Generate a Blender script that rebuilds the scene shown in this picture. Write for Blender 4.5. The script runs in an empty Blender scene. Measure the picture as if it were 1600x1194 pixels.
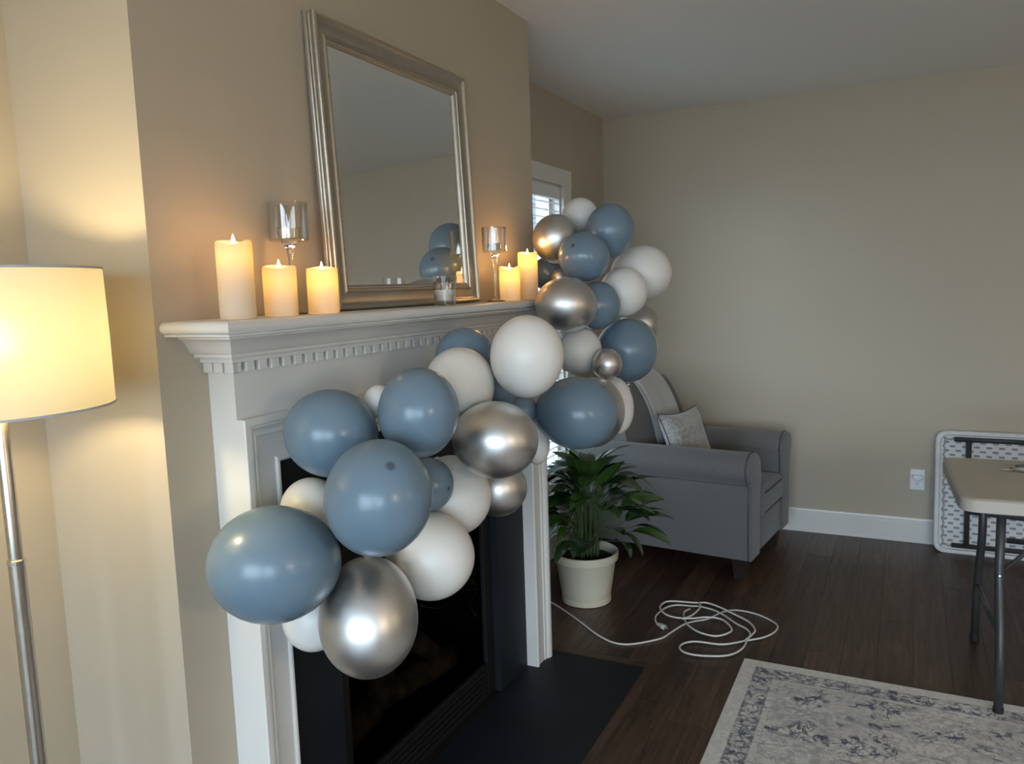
import bpy, bmesh, math, random
from mathutils import Vector, Matrix
random.seed(7)
PI = math.pi
C = bpy.context.scene.collection
SC = bpy.context.scene

# ------------------------------------------------------------------ camera, sky, lights, exposure
RIGHT = Vector((0.89509, 0.444718, -0.032262))
UP = Vector((-0.024476, 0.12125, 0.99232))
FWD = Vector((-0.445214, 0.887426, -0.119414))
cam_data = bpy.data.cameras.new('camera')
cam = bpy.data.objects.new('camera', cam_data)
C.objects.link(cam)
cam.matrix_world = Matrix(((RIGHT.x, UP.x, -FWD.x, 0), (RIGHT.y, UP.y, -FWD.y, 0), (RIGHT.z, UP.z, -FWD.z, 1.465), (0, 0, 0, 1)))
cam_data.sensor_width = 36.0
cam_data.sensor_fit = 'HORIZONTAL'
cam_data.lens = 1233.0 / 1600.0 * 36.0
cam_data.clip_start = 0.05
SC.camera = cam

world = bpy.data.worlds.new('overcast_sky')
SC.world = world
world.use_nodes = True
bg = world.node_tree.nodes['Background']
bg.inputs['Color'].default_value = (0.72, 0.865, 1.0, 1)
bg.inputs['Strength'].default_value = 11.0

SC.view_settings.view_transform = 'Standard'
SC.view_settings.look = 'None'
SC.view_settings.exposure = 0.12
SC.view_settings.gamma = 1.0
SC.view_settings.use_curve_mapping = False
SC.cycles.max_bounces = 10
SC.cycles.diffuse_bounces = 5
SC.cycles.transmission_bounces = 8
SC.cycles.caustics_reflective = False
SC.cycles.sample_clamp_indirect = 6.0
SC.cycles.transparent_max_bounces = 32


def lamp(name, kind, loc, power, color, size=0.05, rot=None):
    ld = bpy.data.lights.new(name, kind)
    ld.energy = power
    ld.color = color
    if kind == 'POINT':
        ld.shadow_soft_size = size
    o = bpy.data.objects.new(name, ld)
    o.location = loc
    if rot:
        o.rotation_euler = rot
    C.objects.link(o)
    return o


def portal(name, loc, rot, sx, sy):
    o = lamp(name, 'AREA', loc, 1.0, (1, 1, 1), rot=rot)
    o.data.shape = 'RECTANGLE'
    o.data.size = sx
    o.data.size_y = sy
    o.data.cycles.is_portal = True
    return o


# room numbers (metres)
XR, XC, YB, ZC = -1.700, -1.325, 4.740, 2.471      # recess wall, chimney breast face, back wall, ceiling
YL, YR = 1.080, 2.872                              # chimney breast sides
XE, YS = 3.60, -2.60                               # walls out of view
XF = -1.252                                        # front of the mantel board
SY0, SY1 = 1.203, 2.731                            # sides of the mantel surround
ZS = 1.418                                         # top of the mantel shelf
LAMP = (-1.379, 0.799)
LAMP_TOP, LAMP_BOT, LAMP_R = 1.521, 1.287, 0.178

WARM = (1.0, 0.80, 0.44)
AMBER = (1.0, 0.52, 0.06)
lamp('floor_lamp_light', 'POINT', (LAMP[0], LAMP[1], 1.405), 9.2, WARM, 0.035)
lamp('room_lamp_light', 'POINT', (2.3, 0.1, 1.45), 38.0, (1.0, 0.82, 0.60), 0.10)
lamp('kitchen_lamp_light', 'POINT', (2.9, 2.0, 1.35), 12.0, (1.0, 0.82, 0.60), 0.09)
portal('window_portal', (-1.80, 3.55, 1.30), (0, -PI / 2, 0), 1.5, 1.1)
portal('rear_window_portal', (-0.30, YS - 0.1, 1.225), (PI / 2, 0, 0), 2.1, 1.95)
portal('rear_window_portal', (2.00, YS - 0.1, 1.225), (PI / 2, 0, 0), 2.1, 1.95)


# ------------------------------------------------------------------ materials
def mat(name, color, rough=0.5, metal=0.0, noise=None, bump=None, spec=None, coat=0.0, sheen=0.0):
    """noise = (scale, amount): value variation. bump = (scale, strength)."""
    m = bpy.data.materials.new(name)
    m.use_nodes = True
    nt = m.node_tree
    b = nt.nodes['Principled BSDF']
    b.inputs['Base Color'].default_value = (*color, 1)
    b.inputs['Roughness'].default_value = rough
    b.inputs['Metallic'].default_value = metal
    if spec is not None:
        b.inputs['Specular IOR Level'].default_value = spec
    b.inputs['Coat Weight'].default_value = coat
    b.inputs['Sheen Weight'].default_value = sheen
    tc = nt.nodes.new('ShaderNodeTexCoord')
    if noise:
        n = nt.nodes.new('ShaderNodeTexNoise')
        n.inputs['Scale'].default_value = noise[0]
        n.inputs['Detail'].default_value = 4
        nt.links.new(tc.outputs['Object'], n.inputs['Vector'])
        r = nt.nodes.new('ShaderNodeMapRange')
        r.inputs['From Min'].default_value = 0.3
        r.inputs['From Max'].default_value = 0.7
        r.inputs['To Min'].default_value = 1 - noise[1]
        r.inputs['To Max'].default_value = 1 + noise[1]
        nt.links.new(n.outputs['Fac'], r.inputs['Value'])
        mx = nt.nodes.new('ShaderNodeVectorMath')
        mx.operation = 'SCALE'
        mx.inputs[0].default_value = color
        nt.links.new(r.outputs['Result'], mx.inputs['Scale'])
        nt.links.new(mx.outputs['Vector'], b.inputs['Base Color'])
    if bump:
        n2 = nt.nodes.new('ShaderNodeTexNoise')
        n2.inputs['Scale'].default_value = bump[0]
        n2.inputs['Detail'].default_value = 3
        nt.links.new(tc.outputs['Object'], n2.inputs['Vector'])
        bp = nt.nodes.new('ShaderNodeBump')
        bp.inputs['Strength'].default_value = bump[1]
        bp.inputs['Distance'].default_value = 0.002
        nt.links.new(n2.outputs['Fac'], bp.inputs['Height'])
        nt.links.new(bp.outputs['Normal'], b.inputs['Normal'])
    return m


def nodes(m):
    return m.node_tree.nodes, m.node_tree.links, m.node_tree.nodes['Principled BSDF']


M_WALL = mat('beige_wall_paint', (0.44, 0.380, 0.293), 0.75, noise=(1.3, 0.03), bump=(160, 0.12))
M_CEIL = mat('ceiling_paint', (0.83, 0.82, 0.79), 0.85, bump=(140, 0.1))
M_TRIM = mat('white_trim_paint', (0.68, 0.665, 0.635), 0.35, noise=(3, 0.02))
M_GROUND = mat('pale_bounce_ground', (0.42, 0.40, 0.37), 0.9, noise=(3, 0.1))  # unseen ground made pale to throw daylight up onto the ceiling
M_SIDING = mat('blue_grey_siding', (0.040, 0.060, 0.080), 0.7, noise=(4, 0.08))
M_SUB = mat('subfloor', (0.02, 0.013, 0.010), 0.8, noise=(4, 0.1))
M_SLATE = mat('black_slate', (0.008, 0.0105, 0.015), 0.55, noise=(6, 0.25), bump=(40, 0.15), spec=0.3)
M_BLACK = mat('black_metal', (0.006, 0.006, 0.006), 0.6, noise=(20, 0.1), spec=0.3)
M_LOG = mat('ceramic_log', (0.30, 0.19, 0.10), 0.85, noise=(25, 0.5), bump=(40, 0.8))
M_SILVERFRAME = mat('champagne_silver_leaf', (0.44, 0.40, 0.335), 0.38, 0.85, noise=(25, 0.05))
M_MIRROR = mat('mirror_glass', (0.86, 0.88, 0.87), 0.0, 1.0, noise=(0.5, 0.002))
M_NICKEL = mat('brushed_nickel', (0.50, 0.46, 0.40), 0.30, 1.0, noise=(60, 0.08))
M_WAXWHITE = mat('white_wax', (0.75, 0.70, 0.62), 0.5, noise=(14, 0.05))
M_SOFA = mat('grey_upholstery', (0.128, 0.122, 0.118), 0.92, noise=(220, 0.16), bump=(420, 0.5), sheen=0.25)
M_PIPING = mat('dark_grey_piping', (0.075, 0.075, 0.082), 0.9, noise=(200, 0.1))
M_THROW = mat('pale_grey_fleece', (0.44, 0.42, 0.40), 0.95, noise=(120, 0.12), bump=(260, 0.7), sheen=0.5)
M_PILLOWSIDE = mat('pale_pillow_back', (0.48, 0.48, 0.48), 0.9, noise=(60, 0.08), bump=(200, 0.4))
M_DARKWOOD = mat('espresso_wood', (0.022, 0.014, 0.011), 0.4, noise=(12, 0.2))
M_POT = mat('cream_ceramic', (0.62, 0.57, 0.44), 0.38, noise=(7, 0.05), bump=(30, 0.1))
M_SOIL = mat('potting_soil', (0.018, 0.013, 0.010), 0.95, noise=(60, 0.5), bump=(80, 1.0))
M_STEM = mat('green_stalk', (0.07, 0.105, 0.035), 0.45, noise=(20, 0.2))
M_CORD = mat('white_vinyl_cord', (0.66, 0.64, 0.58), 0.45, noise=(8, 0.04))
M_PLASTICW = mat('white_plastic', (0.72, 0.73, 0.74), 0.35, noise=(12, 0.03))
M_DARK = mat('dark_slot', (0.03, 0.03, 0.035), 0.6, noise=(30, 0.1))
M_TABLETOP = mat('almond_plastic_top', (0.50, 0.46, 0.375), 0.42, noise=(9, 0.04), bump=(300, 0.3))
M_TABLERIM = mat('almond_plastic_rim', (0.46, 0.42, 0.36), 0.45, noise=(9, 0.03))
M_UNDER = mat('grey_plastic_underside', (0.56, 0.56, 0.56), 0.5, noise=(16, 0.06))
M_RIB = mat('shaded_plastic_rib', (0.30, 0.29, 0.28), 0.5, noise=(30, 0.1))
M_DIMPLESHADE = mat('dimple_shade', (0.21, 0.21, 0.21), 0.6, noise=(30, 0.1))
M_TUBE = mat('charcoal_powder_coat', (0.040, 0.041, 0.040), 0.42, noise=(20, 0.1), spec=0.5)
M_RUBBER = mat('black_rubber', (0.008, 0.008, 0.009), 0.7, noise=(20, 0.1))
M_NAVY = mat('navy_plastic', (0.010, 0.012, 0.055), 0.3, noise=(20, 0.1))
M_STEEL = mat('polished_steel', (0.66, 0.65, 0.62), 0.22, 1.0, noise=(30, 0.05))
M_BLIND = mat('white_blind_slat', (0.75, 0.76, 0.78), 0.5, noise=(9, 0.03))

M_BLUE = mat('dusty_blue_latex', (0.148, 0.218, 0.284), 0.27, noise=(4, 0.03), spec=0.5)
n, l, b = nodes(M_BLUE)
src = b.inputs['Base Color'].links[0].from_socket
tc = n.new('ShaderNodeTexCoord')
ds = n.new('ShaderNodeVectorMath'); ds.operation = 'DISTANCE'
ds.inputs[1].default_value = (0.5, 0.5, 1.0)
l.new(tc.outputs['Generated'], ds.inputs[0])
cr = n.new('ShaderNodeMapRange'); cr.interpolation_type = 'SMOOTHSTEP'
for k, v in (('From Min', 0.022), ('From Max', 0.062), ('To Min', 0.45), ('To Max', 1.0)):
    cr.inputs[k].default_value = v
l.new(ds.outputs['Value'], cr.inputs['Value'])
sm = n.new('ShaderNodeVectorMath'); sm.operation = 'SCALE'
l.new(src, sm.inputs[0]); l.new(cr.outputs['Result'], sm.inputs['Scale'])
l.new(sm.outputs['Vector'], b.inputs['Base Color'])
M_WHITE = mat('white_latex', (0.74, 0.72, 0.68), 0.36, noise=(4, 0.015), spec=0.45)
M_SILVER = mat('satin_silver_latex', (0.66, 0.65, 0.635), 0.40, 1.0, noise=(5, 0.03))
M_BLUEPLAIN = mat('plain_dusty_blue_latex', (0.148, 0.218, 0.284), 0.27, noise=(4, 0.03), spec=0.5)
BAL_MAT = {'b': M_BLUEPLAIN, 'd': M_BLUE, 'w': M_WHITE, 's': M_SILVER}


def glass_mat(name, tint=(1, 1, 1), blend=0.22, top=0.8, power=1.8):
    m = bpy.data.materials.new(name)
    m.use_nodes = True
    nt = m.node_tree
    nt.nodes.clear()
    out = nt.nodes.new('ShaderNodeOutputMaterial')
    tr = nt.nodes.new('ShaderNodeBsdfTransparent')
    tr.inputs['Color'].default_value = (*tint, 1)
    gl = nt.nodes.new('ShaderNodeBsdfGlossy')
    gl.inputs['Roughness'].default_value = 0.02
    fr = nt.nodes.new('ShaderNodeLayerWeight')
    fr.inputs['Blend'].default_value = blend
    mr = nt.nodes.new('ShaderNodeMapRange')
    mr.inputs['To Min'].default_value = 0.20 if top > 0.9 else 0.03
    mr.inputs['To Max'].default_value = top
    nt.links.new(fr.outputs['Facing'], mr.inputs['Value'])
    pw = nt.nodes.new('ShaderNodeMath'); pw.operation = 'POWER'
    pw.inputs[1].default_value = power
    nt.links.new(mr.outputs['Result'], pw.inputs[0])
    mix = nt.nodes.new('ShaderNodeMixShader')
    nt.links.new(pw.outputs['Value'], mix.inputs['Fac'])
    nt.links.new(tr.outputs['BSDF'], mix.inputs[1])
    nt.links.new(gl.outputs['BSDF'], mix.inputs[2])
    nt.links.new(mix.outputs['Shader'], out.inputs['Surface'])
    return m


M_GLASS = mat('clear_glass', (0.96, 0.97, 0.97), 0.01, noise=(8, 0.01))
M_GLASS.node_tree.nodes['Principled BSDF'].inputs['Transmission Weight'].default_value = 1.0
M_GLASS.node_tree.nodes['Principled BSDF'].inputs['IOR'].default_value = 1.47
M_CUP = glass_mat('thin_clear_glass', (0.96, 0.96, 0.95), 0.5, 0.95, 2.0)
M_PANE = glass_mat('window_glass', (0.95, 0.98, 1.0))
M_SMOKE = glass_mat('smoked_fire_glass', (0.42, 0.42, 0.42), 0.22, 0.30)


def shell_mat(name, color, trans, weave=None, forward=None):
    """thin lit shell: light inside comes through the sheet itself."""
    m = bpy.data.materials.new(name)
    m.use_nodes = True
    nt = m.node_tree
    nt.nodes.clear()
    out = nt.nodes.new('ShaderNodeOutputMaterial')
    df = nt.nodes.new('ShaderNodeBsdfDiffuse')
    tl = nt.nodes.new('ShaderNodeBsdfTranslucent')
    df.inputs['Color'].default_value = (*color, 1)
    tl.inputs['Color'].default_value = (*trans, 1)
    if weave:
        tc = nt.nodes.new('ShaderNodeTexCoord')
        mp = nt.nodes.new('ShaderNodeMapping')
        mp.inputs['Scale'].default_value = (30, 30, 260)
        ns = nt.nodes.new('ShaderNodeTexNoise')
        ns.inputs['Scale'].default_value = 2.0
        ns.inputs['Detail'].default_value = 3
        nt.links.new(tc.outputs['Object'], mp.inputs['Vector'])
        nt.links.new(mp.outputs['Vector'], ns.inputs['Vector'])
        mr = nt.nodes.new('ShaderNodeMapRange')
        mr.inputs['To Min'].default_value = 1 - weave
        mr.inputs['To Max'].default_value = 1 + weave
        nt.links.new(ns.outputs['Fac'], mr.inputs['Value'])
        sc = nt.nodes.new('ShaderNodeVectorMath'); sc.operation = 'SCALE'
        sc.inputs[0].default_value = trans
        nt.links.new(mr.outputs['Result'], sc.inputs['Scale'])
        nt.links.new(sc.outputs['Vector'], tl.inputs['Color'])
    ad = nt.nodes.new('ShaderNodeAddShader')
    nt.links.new(df.outputs['BSDF'], ad.inputs[0])
    nt.links.new(tl.outputs['BSDF'], ad.inputs[1])
    last = ad
    if forward:                                    # light that keeps its direction through the cloth
        rf = nt.nodes.new('ShaderNodeBsdfRefraction')
        rf.inputs['Color'].default_value = (*forward, 1)
        rf.inputs['Roughness'].default_value = 1.0
        rf.inputs['IOR'].default_value = 1.12
        last = nt.nodes.new('ShaderNodeAddShader')
        nt.links.new(ad.outputs['Shader'], last.inputs[0])
        nt.links.new(rf.outputs['BSDF'], last.inputs[1])
    nt.links.new(last.outputs['Shader'], out.inputs['Surface'])
    return m


M_SHADE = shell_mat('linen_lamp_shade', (0.42, 0.39, 0.33), (0.112, 0.100, 0.068), 0.10, (0.008, 0.007, 0.004))
M_WAX = shell_mat('ivory_wax_shell', (0.44, 0.42, 0.385), (0.36, 0.31, 0.18))


def emit(name, color, strength):
    m = bpy.data.materials.new(name)
    m.use_nodes = True
    nt = m.node_tree
    nt.nodes.clear()
    out = nt.nodes.new('ShaderNodeOutputMaterial')
    e = nt.nodes.new('ShaderNodeEmission')
    e.inputs['Color'].default_value = (*color, 1)
    e.inputs['Strength'].default_value = strength
    nt.links.new(e.outputs['Emission'], out.inputs['Surface'])
    return m


M_FLAME = emit('led_flame', (1.0, 0.74, 0.38), 4.0)
M_BULB = emit('lit_bulb', (1.0, 0.78, 0.45), 6.0)

# hardwood: colour per plank, grain along the plank (local y)
M_WOOD = mat('dark_hardwood', (0.03, 0.02, 0.015), 0.36, spec=0.4)
n, l, b = nodes(M_WOOD)
tc = n.new('ShaderNodeTexCoord')
oi = n.new('ShaderNodeObjectInfo')
cb = n.new('ShaderNodeCombineXYZ')
l.new(oi.outputs['Random'], cb.inputs['X'])
l.new(oi.outputs['Random'], cb.inputs['Y'])
vs = n.new('ShaderNodeVectorMath'); vs.operation = 'SCALE'; vs.inputs['Scale'].default_value = 37.0
l.new(cb.outputs['Vector'], vs.inputs[0])
va = n.new('ShaderNodeVectorMath'); va.operation = 'ADD'
l.new(tc.outputs['Object'], va.inputs[0]); l.new(vs.outputs['Vector'], va.inputs[1])
mp = n.new('ShaderNodeMapping'); mp.inputs['Scale'].default_value = (34, 2.2, 10)
l.new(va.outputs['Vector'], mp.inputs['Vector'])
ns = n.new('ShaderNodeTexNoise'); ns.inputs['Scale'].default_value = 1.6; ns.inputs['Detail'].default_value = 7; ns.inputs['Roughness'].default_value = 0.65
ns.inputs['Distortion'].default_value = 0.8
l.new(mp.outputs['Vector'], ns.inputs['Vector'])
rp = n.new('ShaderNodeValToRGB')
rp.color_ramp.elements[0].position = 0.36; rp.color_ramp.elements[0].color = (0.032, 0.0170, 0.0100, 1)
rp.color_ramp.elements[1].position = 0.68; rp.color_ramp.elements[1].color = (0.110, 0.061, 0.038, 1)
l.new(ns.outputs['Fac'], rp.inputs['Fac'])
mr = n.new('ShaderNodeMapRange'); mr.inputs['To Min'].default_value = 0.72; mr.inputs['To Max'].default_value = 1.35
l.new(oi.outputs['Random'], mr.inputs['Value'])
sc = n.new('ShaderNodeVectorMath'); sc.operation = 'SCALE'
l.new(rp.outputs['Color'], sc.inputs[0]); l.new(mr.outputs['Result'], sc.inputs['Scale'])
l.new(sc.outputs['Vector'], b.inputs['Base Color'])
bp = n.new('ShaderNodeBump'); bp.inputs['Strength'].default_value = 0.25; bp.inputs['Distance'].default_value = 0.001
l.new(ns.outputs['Fac'], bp.inputs['Height']); l.new(bp.outputs['Normal'], b.inputs['Normal'])

# leaf: mid-green with a paler midrib (local x across the blade, y along)
M_LEAF = mat('glossy_leaf', (0.02, 0.05, 0.015), 0.20, spec=0.8)
n, l, b = nodes(M_LEAF)
oi = n.new('ShaderNodeObjectInfo')
rp = n.new('ShaderNodeValToRGB')
rp.color_ramp.elements[0].color = (0.012, 0.036, 0.014, 1)
rp.color_ramp.elements[1].color = (0.050, 0.115, 0.022, 1)
l.new(oi.outputs['Random'], rp.inputs['Fac'])
tc = n.new('ShaderNodeTexCoord')
sx = n.new('ShaderNodeSeparateXYZ'); l.new(tc.outputs['Object'], sx.inputs['Vector'])
ab = n.new('ShaderNodeMath'); ab.operation = 'ABSOLUTE'; l.new(sx.outputs['X'], ab.inputs[0])
mr = n.new('ShaderNodeMapRange'); mr.inputs['From Min'].default_value = 0.0008; mr.inputs['From Max'].default_value = 0.0025
mr.inputs['To Min'].default_value = 1.9; mr.inputs['To Max'].default_value = 1.0
l.new(ab.outputs['Value'], mr.inputs['Value'])
wv = n.new('ShaderNodeTexWave'); wv.inputs['Scale'].default_value = 60; wv.inputs['Distortion'].default_value = 1.0
wv.bands_direction = 'DIAGONAL'
l.new(tc.outputs['Object'], wv.inputs['Vector'])
w2 = n.new('ShaderNodeMapRange'); w2.inputs['To Min'].default_value = 0.85; w2.inputs['To Max'].default_value = 1.1
l.new(wv.outputs['Fac'], w2.inputs['Value'])
mu = n.new('ShaderNodeMath'); mu.operation = 'MULTIPLY'; l.new(mr.outputs['Result'], mu.inputs[0]); l.new(w2.outputs['Result'], mu.inputs[1])
sc = n.new('ShaderNodeVectorMath'); sc.operation = 'SCALE'
l.new(rp.outputs['Color'], sc.inputs[0]); l.new(mu.outputs['Value'], sc.inputs['Scale'])
l.new(sc.outputs['Vector'], b.inputs['Base Color'])
b.inputs['Transmission Weight'].default_value = 0.0

# chenille pillow front
M_PILLOW = mat('grey_chenille', (0.33, 0.32, 0.30), 0.75, bump=(150, 0.9), sheen=0.4)
n, l, b = nodes(M_PILLOW)
tc = n.new('ShaderNodeTexCoord')
vo = n.new('ShaderNodeTexVoronoi'); vo.inputs['Scale'].default_value = 85
l.new(tc.outputs['Object'], vo.inputs['Vector'])
nz = n.new('ShaderNodeTexNoise'); nz.inputs['Scale'].default_value = 9; nz.inputs['Detail'].default_value = 5
l.new(tc.outputs['Object'], nz.inputs['Vector'])
ad = n.new('ShaderNodeMath'); ad.operation = 'MULTIPLY_ADD'; ad.inputs[1].default_value = 0.6
l.new(vo.outputs['Distance'], ad.inputs[0]); l.new(nz.outputs['Fac'], ad.inputs[2])
rp = n.new('ShaderNodeValToRGB')
rp.color_ramp.elements[0].position = 0.38; rp.color_ramp.elements[0].color = (0.15, 0.14, 0.128, 1)
rp.color_ramp.elements[1].position = 0.95; rp.color_ramp.elements[1].color = (0.40, 0.385, 0.36, 1)
l.new(ad.outputs['Value'], rp.inputs['Fac']); l.new(rp.outputs['Color'], b.inputs['Base Color'])

# rug: cream ground, worn blue-grey border and motifs. local origin = far corner by the cord; x 0..RW, y 0..-RL
RUG_X0, RUG_Y1, RUG_W, RUG_L = -0.530, 2.986, 1.70, 2.40
M_RUG = mat('distressed_rug', (0.5, 0.48, 0.45), 0.95, bump=(500, 0.6), sheen=0.2)


def rug_nodes():
    n, l, b = nodes(M_RUG)

    def val(op, a, c=None, d=None, clamp=False):
        m = n.new('ShaderNodeMath'); m.operation = op; m.use_clamp = clamp
        for i, x in enumerate((a, c, d)):
            if x is None:
                continue
            if isinstance(x, (int, float)):
                m.inputs[i].default_value = x
            else:
                l.new(x, m.inputs[i])
        return m.outputs['Value']

    def noise(vec, scale, detail=3, dist=0.0, rough=0.55):
        t = n.new('ShaderNodeTexNoise')
        t.inputs['Scale'].default_value = scale; t.inputs['Detail'].default_value = detail
        t.inputs['Distortion'].default_value = dist; t.inputs['Roughness'].default_value = rough
        l.new(vec, t.inputs['Vector'])
        return t.outputs['Fac']

    def smooth(v, lo, hi, a=0.0, c=1.0):
        m = n.new('ShaderNodeMapRange'); m.interpolation_type = 'SMOOTHSTEP'
        m.inputs['From Min'].default_value = lo; m.inputs['From Max'].default_value = hi
        m.inputs['To Min'].default_value = a; m.inputs['To Max'].default_value = c
        l.new(v, m.inputs['Value'])
        return m.outputs['Result']
    tc = n.new('ShaderNodeTexCoord')
    P = tc.outputs['Object']
    sp = n.new('ShaderNodeSeparateXYZ'); l.new(P, sp.inputs['Vector'])
    x = sp.outputs['X']; y = val('MULTIPLY', sp.outputs['Y'], -1.0)
    e = val('MINIMUM', val('MINIMUM', x, val('SUBTRACT', RUG_W, x)), val('MINIMUM', y, val('SUBTRACT', RUG_L, y)))
    # wobble the edge distance a little so the bands look woven and worn
    e = val('ADD', e, val('MULTIPLY', val('SUBTRACT', noise(P, 45, 2), 0.5), 0.012))

    def band(a, c, s=0.004):
        return val('MULTIPLY', smooth(e, a - s, a + s), smooth(e, c - s, c + s, 1.0, 0.0))
    # motif fields: broken curling lines = thin contour bands of distorted noise
    def lines(scale, w, dist=1.2, lvl=0.5):
        f = noise(P, scale, 0.6, dist)
        return smooth(val('ABSOLUTE', val('SUBTRACT', f, lvl)), w * 0.4, w, 1.0, 0.0)
    scroll = val('MAXIMUM', lines(9, 0.050, 1.6), val('MAXIMUM', lines(17, 0.046, 0.8, 0.46), lines(28, 0.05, 0.4, 0.53)))
    blot = smooth(noise(P, 17, 3, 0.9), 0.56, 0.60)
    big = smooth(noise(P, 5.5, 3, 0.4), 0.50, 0.60)           # where motifs survive
    wear = smooth(noise(P, 38, 4), 0.36, 0.58)                # nibbled by wear
    # stretched streaks along x, as in the worn far border
    mpn = n.new('ShaderNodeMapping'); mpn.inputs['Scale'].default_value = (7, 60, 1); l.new(P, mpn.inputs['Vector'])
    streak = smooth(noise(mpn.outputs['Vector'], 1.0, 3, 0.5), 0.56, 0.66)
    # small regular rosettes along the border
    vo = n.new('ShaderNodeTexVoronoi'); vo.inputs['Scale'].default_value = 20; vo.inputs['Randomness'].default_value = 0.45
    l.new(P, vo.inputs['Vector'])
    ros = smooth(val('ABSOLUTE', val('SUBTRACT', vo.outputs['Distance'], 0.36)), 0.03, 0.09, 1.0, 0.0)
    border = val('MULTIPLY', band(0.055, 0.125), val('MAXIMUM', val('MAXIMUM', val('MULTIPLY', ros, 0.6), val('MULTIPLY', blot, 1.0)), val('MULTIPLY', scroll, 0.9)))
    edge_lines = val('MAXIMUM', band(0.053, 0.062, 0.002), band(0.117, 0.126, 0.002))
    inner = band(0.30, 0.335, 0.006)
    field = val('MULTIPLY', smooth(e, 0.135, 0.150), val('MULTIPLY', val('MAXIMUM', val('MAXIMUM', scroll, blot), val('MULTIPLY', ros, 0.5)), smooth(big, 0.0, 1.0, 0.42, 1.0)))
    k = val('MAXIMUM', val('MAXIMUM', border, val('MULTIPLY', edge_lines, 0.7)), val('MAXIMUM', field, val('MULTIPLY', inner, 0.45)))
    k = val('MAXIMUM', k, val('MULTIPLY', val('MULTIPLY', streak, smooth(e, 0.05, 0.07)), 0.75))
    k = val('MULTIPLY', k, smooth(wear, 0.0, 1.0, 0.38, 1.0), None, True)
    haze = val('MULTIPLY', val('MULTIPLY', smooth(noise(P, 3.2, 3), 0.42, 0.66), smooth(e, 0.05, 0.10)), 0.22)
    k = val('MAXIMUM', k, haze, None, True)
    r = n.new('ShaderNodeMix'); r.data_type = 'RGBA'
    l.new(k, r.inputs['Factor'])
    r.inputs[6].default_value = (0.68, 0.65, 0.605, 1)
    r.inputs[7].default_value = (0.062, 0.066, 0.115, 1)
    tint = smooth(noise(P, 60, 3), 0.3, 0.7, 0.88, 1.1)
    v = n.new('ShaderNodeVectorMath'); v.operation = 'SCALE'
    l.new(r.outputs[2], v.inputs[0]); l.new(tint, v.inputs['Scale'])
    l.new(v.outputs['Vector'], b.inputs['Base Color'])


rug_nodes()


# ------------------------------------------------------------------ mesh helpers
def link(name, me, m, parent=None, smooth=False, loc=None):
    o = bpy.data.objects.new(name, me)
    C.objects.link(o)
    if m is not None and not me.materials:
        me.materials.append(m)
    if parent is not None:
        o.parent = parent
    if loc is not None:
        o.location = loc
    if smooth:
        for p in me.polygons:
            p.use_smooth = True
    return o


def obj(name, bm, m, parent=None, smooth=False, loc=None, angle=None):
    bmesh.ops.recalc_face_normals(bm, faces=bm.faces[:])
    me = bpy.data.meshes.new(name)
    bm.to_mesh(me)
    bm.free()
    o = link(name, me, m, parent, smooth or angle is not None, loc)
    if angle is not None:
        try:
            me.set_sharp_from_angle(angle=math.radians(angle))
        except Exception:
            pass
    return o


def thing(name, label, cat, loc=(0, 0, 0), rotz=0.0, group=None):
    o = bpy.data.objects.new(name, None)
    C.objects.link(o)
    o.location = loc
    o.rotation_euler = (0, 0, rotz)
    o.empty_display_size = 0.05
    return tag(o, label, cat, group)


def tag(o, label, cat, group=None):
    o['label'] = label
    o['category'] = cat
    if group:
        o['group'] = group
    return o


def struct(o):
    o['kind'] = 'structure'
    return o


def box(bm, x0, x1, y0, y1, z0, z1, bev=0.0, seg=1):
    vs = [bm.verts.new(p) for p in ((x0, y0, z0), (x1, y0, z0), (x1, y1, z0), (x0, y1, z0), (x0, y0, z1), (x1, y0, z1), (x1, y1, z1), (x0, y1, z1))]
    fs = [bm.faces.new([vs[i] for i in q]) for q in ((0, 3, 2, 1), (4, 5, 6, 7), (0, 1, 5, 4), (1, 2, 6, 5), (2, 3, 7, 6), (3, 0, 4, 7))]
    if bev:
        es = list({e for f in fs for e in f.edges})
        bmesh.ops.bevel(bm, geom=es, offset=bev, segments=seg, profile=0.5, affect='EDGES')
    return bm


def newbox(*a, **k):
    return box(bmesh.new(), *a, **k)


def lathe(bm, prof, segs=32, center=(0, 0, 0)):
    cx, cy, cz = center
    rings = []
    for r, z in prof:
        if r < 1e-6:
            rings.append([bm.verts.new((cx, cy, cz + z))])
        else:
            rings.append([bm.verts.new((cx + r * math.cos(2 * PI * i / segs), cy + r * math.sin(2 * PI * i / segs), cz + z)) for i in range(segs)])
    for a, c in zip(rings, rings[1:]):
        for i in range(segs):
            j = (i + 1) % segs
            if len(a) == 1 and len(c) == 1:
                continue
            if len(a) == 1:
                bm.faces.new((a[0], c[i], c[j]))
            elif len(c) == 1:
                bm.faces.new((a[i], a[j], c[0]))
            else:
                bm.faces.new((a[i], a[j], c[j], c[i]))
    return bm


def catmull(pts, n=6, closed=False):
    pts = [Vector(p) for p in pts]
    out = []
    N = len(pts)
    for i in range(N if closed else N - 1):
        p0 = pts[(i - 1) % N] if (closed or i > 0) else pts[0] * 2 - pts[1]
        p1, p2 = pts[i], pts[(i + 1) % N]
        p3 = pts[(i + 2) % N] if (closed or i + 2 < N) else pts[-1] * 2 - pts[-2]
        for k in range(n):
            t = k / n
            out.append(0.5 * ((2 * p1) + (p2 - p0) * t + (2 * p0 - 5 * p1 + 4 * p2 - p3) * t * t + (3 * p1 - p0 - 3 * p2 + p3) * t ** 3))
    if not closed:
        out.append(pts[-1])
    return out


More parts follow.
